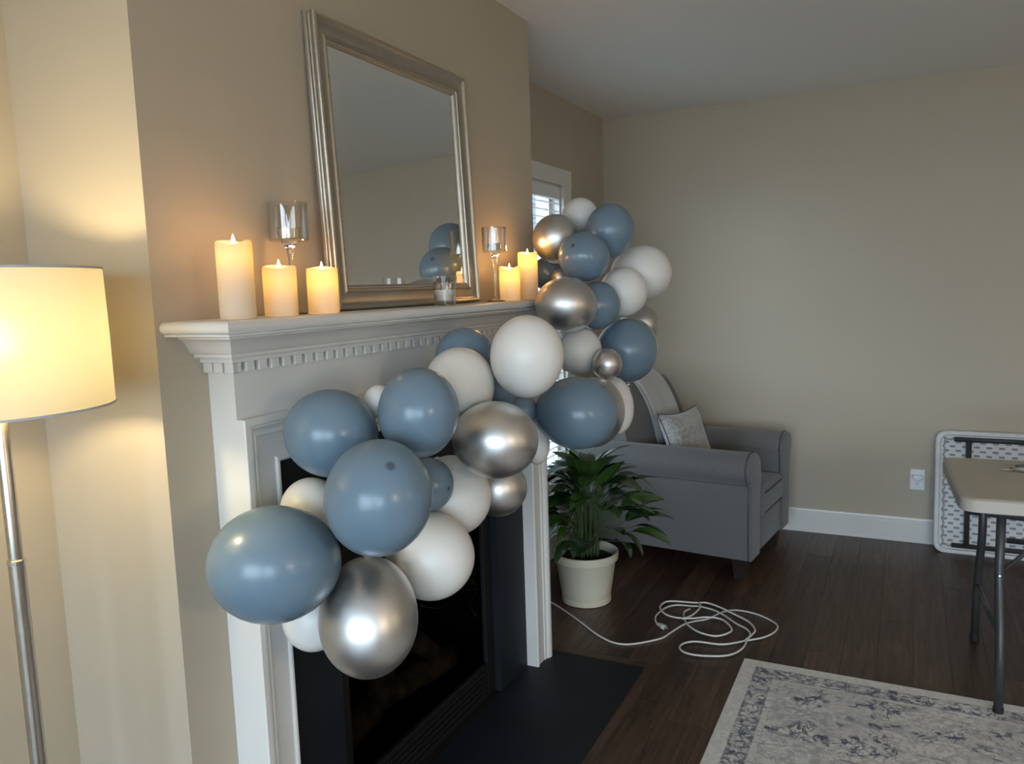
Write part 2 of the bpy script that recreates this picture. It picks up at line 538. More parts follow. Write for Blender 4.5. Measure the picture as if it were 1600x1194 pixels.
def tube(bm, pts, r, segs=8, cap=True):
    pts = [Vector(p) for p in pts]
    rr = r if hasattr(r, '__len__') else [r] * len(pts)
    rings = []
    up = Vector((0, 0, 1))
    d0 = (pts[1] - pts[0]).normalized()
    nrm = d0.cross(up)
    if nrm.length < 1e-3:
        nrm = d0.cross(Vector((1, 0, 0)))
    nrm.normalize()
    for i, p in enumerate(pts):
        d = (pts[min(i + 1, len(pts) - 1)] - pts[max(i - 1, 0)]).normalized()
        nrm = (nrm - d * nrm.dot(d)).normalized()
        bn = d.cross(nrm)
        rings.append([bm.verts.new(p + (nrm * math.cos(2 * PI * k / segs) + bn * math.sin(2 * PI * k / segs)) * rr[i]) for k in range(segs)])
    for a, c in zip(rings, rings[1:]):
        for k in range(segs):
            j = (k + 1) % segs
            bm.faces.new((a[k], a[j], c[j], c[k]))
    if cap:
        bm.faces.new(rings[0]); bm.faces.new(rings[-1])
    return bm


def strips(bm, rings, close_ring=False):
    """rings: list of lists of points; quads between consecutive rings."""
    vr = [[bm.verts.new(p) for p in r] for r in rings]
    for a, c in zip(vr, vr[1:]):
        m = len(a)
        for i in range(m if close_ring else m - 1):
            j = (i + 1) % m
            bm.faces.new((a[i], a[j], c[j], c[i]))
    return vr


def prism(bm, poly, axis, a0, a1, bev=0.0, seg=2):
    """extrude a 2D polygon along axis ('x','y','z') from a0 to a1. poly in the other two axes in xyz order."""
    def P(p, a):
        return {'x': (a, p[0], p[1]), 'y': (p[0], a, p[1]), 'z': (p[0], p[1], a)}[axis]
    v0 = [bm.verts.new(P(p, a0)) for p in poly]
    v1 = [bm.verts.new(P(p, a1)) for p in poly]
    n = len(poly)
    f0 = bm.faces.new(v0); f1 = bm.faces.new(v1[::-1])
    for i in range(n):
        j = (i + 1) % n
        bm.faces.new((v0[i], v1[i], v1[j], v0[j]))
    if bev:
        es = list(set(f0.edges) | set(f1.edges))
        bmesh.ops.bevel(bm, geom=es, offset=bev, segments=seg, profile=0.5, affect='EDGES')
    return bm


def round_poly(pts, r, n=5):
    """round the corners of a 2D polygon; r = one radius or a list."""
    out = []
    N = len(pts)
    for i in range(N):
        p0, p1, p2 = Vector(pts[i - 1]), Vector(pts[i]), Vector(pts[(i + 1) % N])
        ri = r[i] if hasattr(r, '__len__') else r
        if ri <= 0:
            out.append(tuple(p1)); continue
        a = (p0 - p1).normalized(); c = (p2 - p1).normalized()
        for k in range(n + 1):
            t = k / n
            q = (p1 + a * ri) * (1 - t) ** 2 + p1 * 2 * t * (1 - t) + (p1 + c * ri) * t * t
            out.append(tuple(q))
    return out


# ------------------------------------------------------------------ the room
def wall_with_holes(name, axis, pos, depth, a0, a1, z0, z1, holes, m=M_WALL):
    """axis 'x': the wall face lies at x=pos and runs along y; 'y': face at y=pos, runs along x. holes: (a0,a1,z0,z1)."""
    bm = bmesh.new()
    A = sorted({a0, a1, *[h[0] for h in holes], *[h[1] for h in holes]})
    Z = sorted({z0, z1, *[h[2] for h in holes], *[h[3] for h in holes]})
    for i in range(len(A) - 1):
        for j in range(len(Z) - 1):
            ca, cz = (A[i] + A[i + 1]) / 2, (Z[j] + Z[j + 1]) / 2
            if any(h[0] < ca < h[1] and h[2] < cz < h[3] for h in holes):
                continue
            lo, hi = min(pos, pos + depth), max(pos, pos + depth)
            if axis == 'x':
                box(bm, lo, hi, A[i], A[i + 1], Z[j], Z[j + 1])
            else:
                box(bm, A[i], A[i + 1], lo, hi, Z[j], Z[j + 1])
    bmesh.ops.remove_doubles(bm, verts=bm.verts[:], dist=1e-5)
    seen = {}
    for f in bm.faces[:]:
        k = frozenset(v.index for v in f.verts)
    return struct(obj(name, bm, m))


WIN = (3.10, 4.045, 0.42, 2.000)                   # opening in the recess wall
wall_with_holes('wall_left', 'x', XR, -0.14, YS, YB, 0, ZC, [WIN])
wall_with_holes('wall_back', 'y', YB, 0.14, XR - 0.14, XE + 0.14, 0, ZC, [])
wall_with_holes('wall_right', 'x', XE, 0.14, YS, YB, 0, ZC, [])
RW1, RW2 = (-1.30, 0.70, 0.30, 2.15), (1.00, 3.00, 0.30, 2.15)
wall_with_holes('wall_front', 'y', YS, -0.14, XR - 0.14, XE + 0.14, 0, ZC, [RW1, RW2])
struct(obj('ceiling', newbox(XR - 0.14, XE + 0.14, YS - 0.14, YB + 0.14, ZC, ZC + 0.12), M_CEIL))
FB0, FB1, FBZ = 1.530, 2.405, 0.880                # firebox opening
wall_with_holes('wall_chimney', 'x', XC, -0.05, YL, YR, 0, ZC, [(FB0, FB1, 0.0, FBZ)])
bm = bmesh.new()
box(bm, XR, XC - 0.05, YL, YL + 0.05, 0, ZC)
box(bm, XR, XC - 0.05, YR - 0.05, YR, 0, ZC)
struct(obj('wall_chimney_side', bm, M_WALL))

# floor: subfloor with each plank on it
floor = struct(obj('floor', newbox(XR - 0.14, XE + 0.14, YS - 0.14, YB + 0.14, -0.10, -0.014), M_SUB))
PW = 0.125
HX0, HX1, HY0, HY1 = -1.295, -0.865, 1.190, 2.780  # slate hearth
BX1, BY0, BY1 = -0.818, 1.143, 2.826               # outer edge of its wooden border


def plank(x0, x1, y0, y1):
    cx, cy = (x0 + x1) / 2, (y0 + y1) / 2
    g = 0.0001
    bm = newbox(x0 - cx + g, x1 - cx - g, y0 - cy + g, y1 - cy - g, -0.014, 0.0)
    top = [e for e in bm.edges if all(v.co.z > -0.001 for v in e.verts)]
    bmesh.ops.bevel(bm, geom=top, offset=0.0008, segments=1, affect='EDGES')
    return obj('plank', bm, M_WOOD, floor, loc=(cx, cy, 0))


for k in range(-7, 36):
    x0, x1 = BX1 + k * PW, min(BX1 + (k + 1) * PW, XE)
    if x1 - x0 < 0.02:
        continue
    runs = [(YS, YB)] if k >= 0 else [(YS, BY0), (BY1, YB)]
    for a, c in runs:
        y = a - random.uniform(0.0, 1.3)
        while y < c:
            y2 = y + random.choice((1.15, 1.45, 1.75, 2.05))
            ya, yb_ = max(y, a), min(y2, c)
            if c - yb_ < 0.25:
                yb_ = c
            if yb_ - ya > 0.03:
                plank(x0, x1, ya, yb_)
            y = y2 if yb_ < c else c + 1
plank(HX1, BX1, BY0, BY1)
for y0, y1 in ((BY0, HY0), (HY1, BY1)):
    o = plank(y0 - y1, 0.0, HX0 + 0.0, HX1)
    # turned to run across: bake a rotated mesh
    o.data.transform(Matrix.Rotation(PI / 2, 4, 'Z'))
    o.location = ((HX0 + HX1) / 2, (y0 + y1) / 2, 0)
hearth = obj('hearth', newbox(HX0, HX1, HY0, HY1, -0.014, 0.001, bev=0.001), M_SLATE)
tag(hearth, 'black slate hearth slab set flush in the floor before the fireplace', 'hearth')

# baseboards
BASE = [(0, 0.0), (0.018, 0.0), (0.018, 0.012), (0.016, 0.016), (0.016, 0.104), (0.012, 0.110), (0.012, 0.118), (0.008, 0.124), (0.006, 0.134), (0, 0.135)]


def baseboard(name, path, inward):
    """path: floor points; profile grows along the offset given per vertex in inward."""
    bm = bmesh.new()
    rings = []
    for d, z in BASE:
        rings.append([(p[0] + w[0] * d, p[1] + w[1] * d, z) for p, w in zip(path, inward)])
    strips(bm, rings)
    return struct(obj(name, bm, M_TRIM))


baseboard('baseboard_back', [(XR, YB), (XE, YB)], [(1, -1), (-1, -1)])
baseboard('baseboard_left', [(XR, YR), (XR, YB)], [(1, 1), (1, -1)])
baseboard('baseboard_chimney', [(XC, SY1), (XC, YR), (XR, YR)], [(1, 0), (1, 1), (1, 1)])
baseboard('baseboard_recess', [(XR, YS), (XR, YL), (XC, YL), (XC, SY0)], [(1, 1), (1, -1), (1, -1), (1, 0)])
baseboard('baseboard_right', [(XE, YS), (XE, YB)], [(-1, 1), (-1, -1)])
baseboard('baseboard_front', [(XR, YS), (XE, YS)], [(1, 1), (-1, 1)])

# ------------------------------------------------------------------ windows
y0, y1, z0, z1 = WIN
w = struct(bpy.data.objects.new('window_1', None)); C.objects.link(w)
bm = bmesh.new()                                   # casing on the wall
cw = 0.115
box(bm, XR, XR + 0.020, y0 - cw, y0, z0 - 0.02, z1 + 0.085, bev=0.002)
box(bm, XR, XR + 0.020, y1, y1 + cw, z0 - 0.02, z1 + 0.085, bev=0.002)
obj('casing', bm, M_TRIM, w)
bm = newbox(XR, XR + 0.022, y0 - cw, y1 + cw, z1, z1 + 0.088, bev=0.002)
obj('head_casing', bm, M_TRIM, w)
obj('sill', newbox(XR - 0.10, XR + 0.035, y0 - cw - 0.02, y1 + cw + 0.02, z0 - 0.035, z0, bev=0.004), M_TRIM, w)
bm = bmesh.new()                                   # jamb + sash
for a, c, e, f in ((y0, y0 + 0.015, z0, z1), (y1 - 0.015, y1, z0, z1), (y0, y1, z1 - 0.015, z1)):
    box(bm, XR - 0.14, XR, a, c, e, f)
obj('jamb', bm, M_TRIM, w)
for nm, za, zb, xx in (('upper_sash', (z0 + z1) / 2 - 0.02, z1 - 0.015, XR - 0.058), ('lower_sash', z0, (z0 + z1) / 2 + 0.02, XR - 0.044)):
    bm = bmesh.new()
    ya, yb_ = y0 + 0.015, y1 - 0.015
    for a, c, e, f in ((ya, ya + 0.035, za, zb), (yb_ - 0.035, yb_, za, zb), (ya + 0.035, yb_ - 0.035, za, za + 0.05), (ya + 0.035, yb_ - 0.035, zb - 0.045, zb)):
        box(bm, xx - 0.011, xx + 0.011, a, c, e, f)
    s = obj(nm, bm, M_TRIM, w)
    obj('pane', newbox(xx - 0.002, xx + 0.002, ya + 0.045, yb_ - 0.045, za + 0.05, zb - 0.045), M_PANE, s)
    for k in (1, 2):
        yy = ya + 0.045 + (yb_ - ya - 0.09) * k / 3
        obj('muntin', newbox(xx - 0.008, xx + 0.008, yy - 0.009, yy + 0.009, za + 0.05, zb - 0.045), M_TRIM, s)
    zz = (za + zb) / 2
    obj('muntin', newbox(xx - 0.0085, xx + 0.0085, ya + 0.045, yb_ - 0.045, zz - 0.009, zz + 0.009), M_TRIM, s)

bl = thing('window_blind', 'white slatted blind with open slats hanging inside the window casing', 'blind', (XR - 0.012, (y0 + y1) / 2, 0))
hw = (y1 - y0) / 2 - 0.02
obj('valance', newbox(-0.020, 0.020, -hw, hw, 1.928, 1.992, bev=0.003), M_BLIND, bl)
slat_me = None
zz = 1.905
while zz > z0 + 0.05:
    if slat_me is None:
        bm = bmesh.new()
        strips(bm, [[(u, -hw, zt + 0.002 * (1 - (u / 0.013) ** 2)) for u in (-0.013, -0.0065, 0, 0.0065, 0.013)] + [(u, -hw, zt - 0.0016 + 0.002 * (1 - (u / 0.013) ** 2)) for u in (0.013, 0.0065, 0, -0.0065, -0.013)] for zt in (0,)] +
                   [[(u, hw, 0.002 * (1 - (u / 0.013) ** 2)) for u in (-0.013, -0.0065, 0, 0.0065, 0.013)] + [(u, hw, -0.0016 + 0.002 * (1 - (u / 0.013) ** 2)) for u in (0.013, 0.0065, 0, -0.0065, -0.013)]], close_ring=True)
        o = obj('slat', bm, M_BLIND, bl, loc=(0, 0, zz))
        slat_me = o.data
    else:
        link('slat', slat_me, None, bl, loc=(0, 0, zz))
    zz -= 0.040
bm = bmesh.new()
for yy in (-hw * 0.62, 0.0, hw * 0.62):
    for u in (-0.014, 0.014):
        tube(bm, [(u, yy, zz + 0.02), (u, yy, 1.93)], 0.0016, 5)
obj('ladder_cord', bm, M_BLIND, bl)
obj('bottom_rail', newbox(-0.014, 0.014, -hw, hw, zz, zz + 0.022, bev=0.003), M_BLIND, bl)

for i, (a, c, e, f) in enumerate((RW1, RW2)):
    w2 = struct(bpy.data.objects.new('window_%d' % (i + 2), None)); C.objects.link(w2)
    bm = bmesh.new()
    for p, q, r, s in ((a - 0.09, a, e - 0.09, f + 0.09), (c, c + 0.09, e - 0.09, f + 0.09), (a, c, f, f + 0.09), (a, c, e - 0.09, e)):
        box(bm, p, q, YS, YS + 0.02, r, s)
    obj('casing', bm, M_TRIM, w2)
    bm = bmesh.new()
    for p, q, r, s in ((a, a + 0.05, e, f), (c - 0.05, c, e, f), (a + 0.05, c - 0.05, f - 0.05, f), (a + 0.05, c - 0.05, e, e + 0.05), ((a + c) / 2 - 0.03, (a + c) / 2 + 0.03, e + 0.05, f - 0.05)):
        box(bm, p, q, YS - 0.08, YS - 0.05, r, s)
    sash = obj('sash', bm, M_TRIM, w2)
    obj('pane', newbox(a + 0.05, c - 0.05, YS - 0.067, YS - 0.063, e + 0.05, f - 0.05), M_PANE, sash)

# outdoors: unseen pale ground that bounces daylight indoors, and the neighbour's clapboard wall seen through the side window
struct(obj('ground', newbox(-30, 30, -30, 30, -0.60, -0.45), M_GROUND))
nh = thing('neighbouring_house', 'blue-grey clapboard house seen through the window blind', 'house', (-4.6, 8.0, -0.45))
obj('wall', newbox(-3.0, -0.02, -6.0, 9.0, 0, 5.4), M_SIDING, nh)
bm = bmesh.new()
v = [bm.verts.new(p) for p in ((0, -6.0, 0), (0, 9.0, 0), (-0.014, 9.0, 0.19), (-0.014, -6.0, 0.19), (-0.02, -6.0, 0), (-0.02, 9.0, 0))]
bm.faces.new((v[0], v[1], v[2], v[3])); bm.faces.new((v[0], v[4], v[5], v[1]))
bd = obj('clapboard', bm, M_SIDING, nh)
for k in range(1, 28):
    link('clapboard', bd.data, None, nh, loc=(0, 0, 0.19 * k))
bm = bmesh.new()
for p, q, r, s in ((-1.2, -1.1, 1.9, 3.4), (-0.2, -0.1, 1.9, 3.4), (-1.1, -0.2, 3.3, 3.4), (-1.1, -0.2, 1.9, 2.0), (-1.1, -0.2, 2.62, 2.68)):
    box(bm, -0.01, 0.04, p, q, r, s)
wf = obj('window_frame', bm, M_TRIM, nh)
obj('pane', newbox(-0.01, 0.01, -1.1, -0.2, 2.0, 3.3), M_SMOKE, wf)
obj('roof', prism(bmesh.new(), [(-3.4, 5.4), (0.45, 5.4), (0.45, 5.5), (-1.5, 6.9), (-3.4, 5.5)], 'y', -6.2, 9.2), M_SUB, nh)

# ------------------------------------------------------------------ fireplace surround
fp = thing('fireplace_surround', 'white painted wooden mantelpiece with dentil moulding around the black fireplace', 'mantelpiece', (XC, (SY0 + SY1) / 2, 0))
OFF = Vector((XC, (SY0 + SY1) / 2, 0))


def fobj(name, bm, m, parent=fp, **k):
    for vv in bm.verts:
        vv.co -= OFF
    return obj(name, bm, m, parent, **k)


def ring3(o, z):
    return [(XC, SY0 - o, z), (XF + o, SY0 - o, z), (XF + o, SY1 + o, z), (XC, SY1 + o, z)]


CW = 0.111                                         # width of the moulded casing
CY0, CY1, CZ = 1.2015, 2.7325, 1.207
bm = bmesh.new()                                   # the flat board: frieze and legs
box(bm, XC, XF, SY0, SY1, CZ - 0.03, 1.312)
box(bm, XC, XF, SY0, CY0 + 0.05, 0.001, CZ - 0.03)
box(bm, XC, XF, CY1 - 0.05, SY1, 0.001, CZ - 0.03)
fobj('frieze_board', bm, M_TRIM)
crown = [(0.0705, 1.389), (0.070, 1.381), (0.064, 1.379), (0.057, 1.373), (0.051, 1.366), (0.0465, 1.359), (0.042, 1.351), (0.039, 1.3485), (0.033, 1.3475), (0.0335, 1.343), (0.0325, 1.340), (0.029, 1.3385), (0.019, 1.3375), (0.019, 1.3285), (0.0, 1.3280)]
bm = bmesh.new()
strips(bm, [ring3(o, z) for o, z in crown])
fobj('crown_moulding', bm, M_TRIM, angle=28)
shelf = [(-0.06, 1.387), (0.1005, 1.387), (0.103, 1.3885), (0.103, 1.3915), (0.1015, 1.3925), (0.108, 1.3945), (0.112, 1.399), (0.1132, 1.4045), (0.112, 1.410), (0.108, 1.4150), (0.102, 1.418)]
bm = bmesh.new()
vr = strips(bm, [ring3(o, z) for o, z in shelf])
bm.faces.new(vr[-1])
fobj('mantel_shelf', bm, M_TRIM, angle=35)
DW, DP = 0.0245, 0.0372
bm = newbox(-0.014, 0.0, 0, DW, 0, 0.0215, bev=0.0008)
d0 = fobj.__globals__['obj']('dentil', bm, M_TRIM, fp)
nd = int((SY1 - SY0 + 0.026) / DP)
DP = (SY1 - SY0 + 0.026 - DW) / nd
d0.location = Vector((XF + 0.013, SY0 - 0.013, 1.3065)) - OFF
for k in range(1, nd + 1):
    link('dentil', d0.data, None, fp, loc=Vector((XF + 0.013, SY0 - 0.013 + k * DP, 1.3065)) - OFF)
for side in (0, 1):                                # returns at both ends
    for q in range(3):
        xx = XF + 0.013 - DW - 0.0305 * q
        xx = max(xx, XC + 0.001)
        o = link('dentil', d0.data, None, fp, loc=Vector((xx + (DW if side else 0), SY0 - 0.0131 if side == 0 else SY1 + 0.0131, 1.3065)) - OFF)
        o.rotation_euler = (0, 0, PI / 2 if side else -PI / 2)
prof = [(0, 0), (0, 0.020), (0.002, 0.0225), (0.015, 0.0225), (0.0165, 0.021), (0.0170, 0.017), (0.0185, 0.0175), (0.0205, 0.0195), (0.0225, 0.0195), (0.0245, 0.0170), (0.028, 0.0125), (0.033, 0.0100), (0.036, 0.0100), (0.0375, 0.0115), (0.0415, 0.0115), (0.043, 0.007), (0.046, 0.0065), (0.097, 0.0065), (0.0985, 0.0105), (0.101, 0.0125), (0.106, 0.0125), (0.111, 0.008), (0.111, -0.040)]
bm = bmesh.new()
strips(bm, [[(XF + d, CY0 + q, 0.001), (XF + d, CY0 + q, CZ - q), (XF + d, CY1 - q, CZ - q), (XF + d, CY1 - q, 0.001)] for q, d in prof])
fobj('moulded_casing', bm, M_TRIM, angle=25)
XSL = -1.288
bm = bmesh.new()
box(bm, XC + 0.001, XSL, CY0 + 0.05, FB0, 0.001, CZ - 0.05)
box(bm, XC + 0.001, XSL, FB1, CY1 - 0.05, 0.001, CZ - 0.05)
box(bm, XC + 0.001, XSL, FB0, FB1, FBZ, CZ - 0.05)
o = fobj('slate_facing', bm, M_SLATE)
o['label'] = 'black slate facing inside the white casing'

# gas insert
ins = thing('gas_fireplace_insert', 'black glass-fronted gas fireplace insert with dark logs inside', 'fireplace', (XC, (FB0 + FB1) / 2, 0))
HWI, HZI = (FB1 - FB0) / 2 - 0.002, FBZ - 0.002
bm = bmesh.new()
for a, c, e, f in ((-HWI, -HWI + 0.055, 0.005, HZI), (HWI - 0.055, HWI, 0.005, HZI), (-HWI + 0.055, HWI - 0.055, HZI - 0.13, HZI), (-HWI + 0.055, HWI - 0.055, 0.005, 0.13)):
    box(bm, -0.012, 0.012, a, c, e, f, bev=0.002)
fr = obj('frame', bm, M_BLACK, ins)
for k in range(5):                                 # louvres below the glass
    obj('louvre', newbox(0.010, 0.020, -HWI + 0.09, HWI - 0.09, 0.022 + k * 0.020, 0.034 + k * 0.020, bev=0.002), M_BLACK, fr)
bm = bmesh.new()
box(bm, -0.34, -0.012, -HWI, -HWI + 0.02, 0.005, HZI)
box(bm, -0.34, -0.012, HWI - 0.02, HWI, 0.005, HZI)
box(bm, -0.34, -0.32, -HWI, HWI, 0.005, HZI)
box(bm, -0.34, -0.012, -HWI, HWI, 0.005, 0.13)
box(bm, -0.34, -0.012, -HWI, HWI, HZI - 0.03, HZI)
obj('firebox', bm, M_BLACK, ins)
obj('glass_pane', newbox(-0.006, -0.002, -HWI + 0.055, HWI - 0.055, 0.13, HZI - 0.13), M_SMOKE, ins)
for (a, c, r) in (((-0.10, -0.30, 0.18), (-0.14, 0.02, 0.20), 0.042), ((-0.12, -0.02, 0.19), (-0.09, 0.30, 0.185), 0.045), ((-0.06, -0.16, 0.26), (-0.20, 0.10, 0.34), 0.036), ((-0.07, 0.16, 0.26), (-0.18, 0.04, 0.42), 0.034)):
    a, c = Vector(a), Vector(c)
    pts = [a.lerp(c, t / 6) + Vector((random.uniform(-1, 1), random.uniform(-1, 1), random.uniform(-1, 1))) * 0.007 for t in range(7)]
    obj('log', tube(bmesh.new(), pts, [r * random.uniform(0.85, 1.1) for _ in pts], 10), M_LOG, ins, smooth=True)

# ------------------------------------------------------------------ mirror leaning on the mantel
MW, MH, MYAW = 0.759, 0.727, -0.0163
mb = Vector((-1.2599, 1.5718, ZS + 0.001))
th = math.asin((mb.x - (XC + 0.036)) / MH)
mir = thing('mirror', 'large mirror with a wide champagne silver frame leaning on the wall atop the mantel', 'mirror')
U = Vector((math.sin(MYAW), math.cos(MYAW), 0))
V = Vector((-math.sin(th) * math.cos(MYAW), math.sin(th) * math.sin(MYAW), math.cos(th)))
N = U.cross(V)
mir.matrix_world = Matrix(((U.x, V.x, N.x, mb.x), (U.y, V.y, N.y, mb.y), (U.z, V.z, N.z, mb.z), (0, 0, 0, 1)))
# local: x width, y up, z out of the glass
fprof = [(0.006, -0.035), (0.0, -0.034), (0.0, -0.026), (0.002, -0.023), (0.0055, -0.0215), (0.007, -0.018), (0.004, -0.0155), (0.0035, -0.012), (0.002, -0.009), (0.003, -0.004), (0.006, -0.0008), (0.010, 0.0), (0.0135, -0.002), (0.015, -0.006), (0.017, -0.0075), (0.022, -0.011), (0.029, -0.0145), (0.037, -0.0155), (0.043, -0.0145), (0.047, -0.011), (0.0495, -0.0095), (0.052, -0.0105), (0.0535, -0.014), (0.0565, -0.015), (0.060, -0.0135), (0.063, -0.0155), (0.0655, -0.019), (0.0655, -0.026)]
bm = bmesh.new()
strips(bm, [[(q, q, d), (MW - q, q, d), (MW - q, MH - q, d), (q, MH - q, d)] for q, d in fprof], close_ring=True)
obj('frame', bm, M_SILVERFRAME, mir, angle=40)
bm = bmesh.new()                                   # beading inside the frame
q = 0.0585
s = 0.0062
beads = []
x = q
while x < MW - q:
    beads += [(x, q), (x, MH - q)]; x += s
y = q
while y < MH - q:
    beads += [(q, y), (MW - q, y)]; y += s
for bx, by in beads:
    bmesh.ops.create_icosphere(bm, subdivisions=1, radius=0.0027, matrix=Matrix.Translation((bx, by, -0.0145)))
o = obj('beading', bm, M_SILVERFRAME, mir, smooth=True)
o['kind'] = 'stuff'
bm = bmesh.new()
g0, g1 = 0.062, 0.082
vr = strips(bm, [[(q, q, d), (MW - q, q, d), (MW - q, MH - q, d), (q, MH - q, d)] for q, d in ((g0, -0.0225), (g1, -0.0212))], close_ring=True)
bm.faces.new(vr[-1])
obj('glass', bm, M_MIRROR, mir)
obj('backing', newbox(0.008, MW - 0.008, 0.008, MH - 0.008, -0.034, -0.026), M_DARKWOOD, mir)

# ------------------------------------------------------------------ candles on the mantel
def pillar_candle(x, y, h, label, power):
    t = thing('pillar_candle', label, 'candle', (x, y, ZS + 0.0005), 0.0, 'ivory LED pillar candles on the mantel')
    r = 0.0355
    segs = 40
    bm = bmesh.new()
    prof = [(0.0, 0.0), (r - 0.002, 0.0), (r, 0.002)] + [(r, h * k / 8) for k in range(1, 8)] + [(r, h - 0.004), (r - 0.0015, h), (r - 0.005, h + 0.0004), (r - 0.009, h - 0.004), (r - 0.016, h - 0.010), (0.010, h - 0.013), (0.0, h - 0.0135)]
    lathe(bm, prof, segs)
    for vv in bm.verts:                            # melted wavy lip
        if vv.co.z > h - 0.02:
            a = math.atan2(vv.co.y, vv.co.x)
            k_ = min(1, max(0, (vv.co.z - h + 0.02) / 0.02))
            dip = max(0.0, math.cos(a - math.atan2(-y, -x))) ** 3
            vv.co.z += (0.0025 * math.sin(a * 2 + 0.7 + x * 9 + y * 5) - 0.0095 * dip) * k_
    obj('wax', bm, M_WAX, t, smooth=True)
    bm = bmesh.new()
    lathe(bm, [(0, -0.002), (0.0040, 0.001), (0.0058, 0.006), (0.0050, 0.012), (0.0030, 0.019), (0.0010, 0.0245), (0, 0.026)], 12)
    for vv in bm.verts:
        vv.co.x *= 0.75
    f = obj('flame', bm, M_FLAME, t, smooth=True, loc=(-x * 0.006, -y * 0.006, h - 0.0125))
    f['label'] = 'flickering flame-shaped LED tip'
    L = lamp('candle_light', 'POINT', (0, 0, h - 0.034), power, AMBER, 0.008)
    L.parent = t
    L2 = lamp('flame_light', 'POINT', (0, 0, h + 0.018), power * 2.0, (1.0, 0.52, 0.18), 0.010)
    L2.parent = t
    return t


pillar_candle(-1.205, 1.183, 0.156, 'tallest ivory pillar candle, nearest the lamp end of the mantel', 0.11)
pillar_candle(-1.205, 1.307, 0.1085, 'short ivory pillar candle in front of the stem of the larger glass holder', 0.11)
pillar_candle(-1.205, 1.446, 0.1060, 'short ivory pillar candle against the mirror frame corner', 0.15)
pillar_candle(-1.215, 2.430, 0.1150, 'short ivory pillar candle standing beside the taller one near the window', 0.19)
pillar_candle(-1.225, 2.598, 0.1690, 'tall ivory pillar candle at the mantel end nearest the window', 0.19)


def stemmed_holder(x, y, label, r, cup, h):
    t = thing('candle_holder', label, 'candle holder', (x, y, ZS + 0.0005), 0, 'stemmed glass candle holders')
    zc = h - cup
    lathe_p = [(0, 0), (0.030, 0), (0.031, 0.0015), (0.028, 0.0035), (0.012, 0.006), (0.006, 0.010), (0.0048, 0.02), (0.0042, zc * 0.55), (0.0050, zc * 0.72), (0.0075, zc * 0.80), (0.0085, zc * 0.84), (0.0075, zc * 0.87), (0.012, zc * 0.93), (0.017, zc - 0.004), (0.019, zc - 0.001), (0, zc - 0.001)]
    obj('stem', lathe(bmesh.new(), lathe_p, 24), M_GLASS, t, smooth=True)
    w_ = 0.0022
    obj('cup', lathe(bmesh.new(), [(0, zc), (r - 0.002, zc), (r, zc + 0.003), (r, h - 0.001), (r - w_ / 2, h), (r - w_, h - 0.001), (r - w_, zc + 0.0045), (0, zc + 0.004)], 40), M_CUP, t, angle=18)
    ri = r * 0.56
    ins_ = obj('votive_glass', lathe(bmesh.new(), [(0, zc + 0.0045), (ri - 0.001, zc + 0.0045), (ri + 0.001, zc + cup * 0.36), (ri - 0.0005, zc + cup * 0.36), (ri - 0.003, zc + 0.0065), (0, zc + 0.0065)], 30), M_CUP, t, angle=18)
    obj('wax', lathe(bmesh.new(), [(0, zc + 0.0068), (ri - 0.0035, zc + 0.0068), (ri - 0.0025, zc + cup * 0.32), (0, zc + cup * 0.32)], 26), M_WAXWHITE, t, angle=50)
    obj('wick', tube(bmesh.new(), [(0, 0, zc + cup * 0.31), (0.001, 0, zc + cup * 0.31 + 0.006)], 0.0007, 5), M_DARK, ins_)
    return t


stemmed_holder(-1.265, 1.4125, 'stemmed glass candle holder with a wide cup, beside the mirror at the lamp end', 0.0445, 0.086, 0.253)
stemmed_holder(-1.240, 2.372, 'stemmed glass candle holder between the mirror and the window-side candles', 0.0410, 0.084, 0.248)
t = thing('votive_tumbler', 'small clear glass tumbler with white wax in front of the mirror frame', 'candle', (-1.205, 1.984, ZS + 0.0005))
rb, rt, h = 0.0305, 0.0355, 0.085
obj('glass', lathe(bmesh.new(), [(0, 0), (rb - 0.002, 0), (rb, 0.002), (rt, h - 0.001), (rt - 0.0012, h), (rt - 0.0024, h - 0.001), (rb - 0.0022, 0.014), (rb - 0.006, 0.011), (0, 0.0105)], 36), M_CUP, t, angle=18)
wx = obj('wax', lathe(bmesh.new(), [(0, 0.0115), (rb - 0.0065, 0.0115), (rb - 0.003, 0.015), (rb + 0.0008, 0.045), (0, 0.044)], 30), M_WAXWHITE, t, angle=50)
obj('wick', tube(bmesh.new(), [(0, 0, 0.044), (0.0015, 0, 0.052)], 0.0008, 5), M_DARK, wx)

# ------------------------------------------------------------------ floor lamp
fl = thing('floor_lamp', 'brushed nickel floor lamp with a lit white drum shade in the recess corner', 'lamp', (LAMP[0], LAMP[1], 0))
obj('base', lathe(bmesh.new(), [(0, 0), (0.135, 0), (0.138, 0.004), (0.136, 0.014), (0.125, 0.019), (0.030, 0.024), (0.022, 0.034), (0, 0.034)], 48), M_NICKEL, fl, angle=30)
obj('lower_pole', lathe(bmesh.new(), [(0, 0.03), (0.0135, 0.03), (0.0135, 1.016), (0, 1.016)], 24), M_NICKEL, fl, angle=40)
obj('collar', lathe(bmesh.new(), [(0.012, 1.013), (0.0150, 1.014), (0.0150, 1.021), (0.0115, 1.023)], 24), M_STEEL, fl, angle=40)
obj('upper_pole', lathe(bmesh.new(), [(0, 1.018), (0.0118, 1.018), (0.0118, 1.330), (0.009, 1.336), (0, 1.336)], 24), M_NICKEL, fl, angle=40)
obj('socket', lathe(bmesh.new(), [(0, 1.335), (0.016, 1.335), (0.018, 1.35), (0.018, 1.368), (0.0, 1.369)], 20), M_BLACK, fl, angle=40)
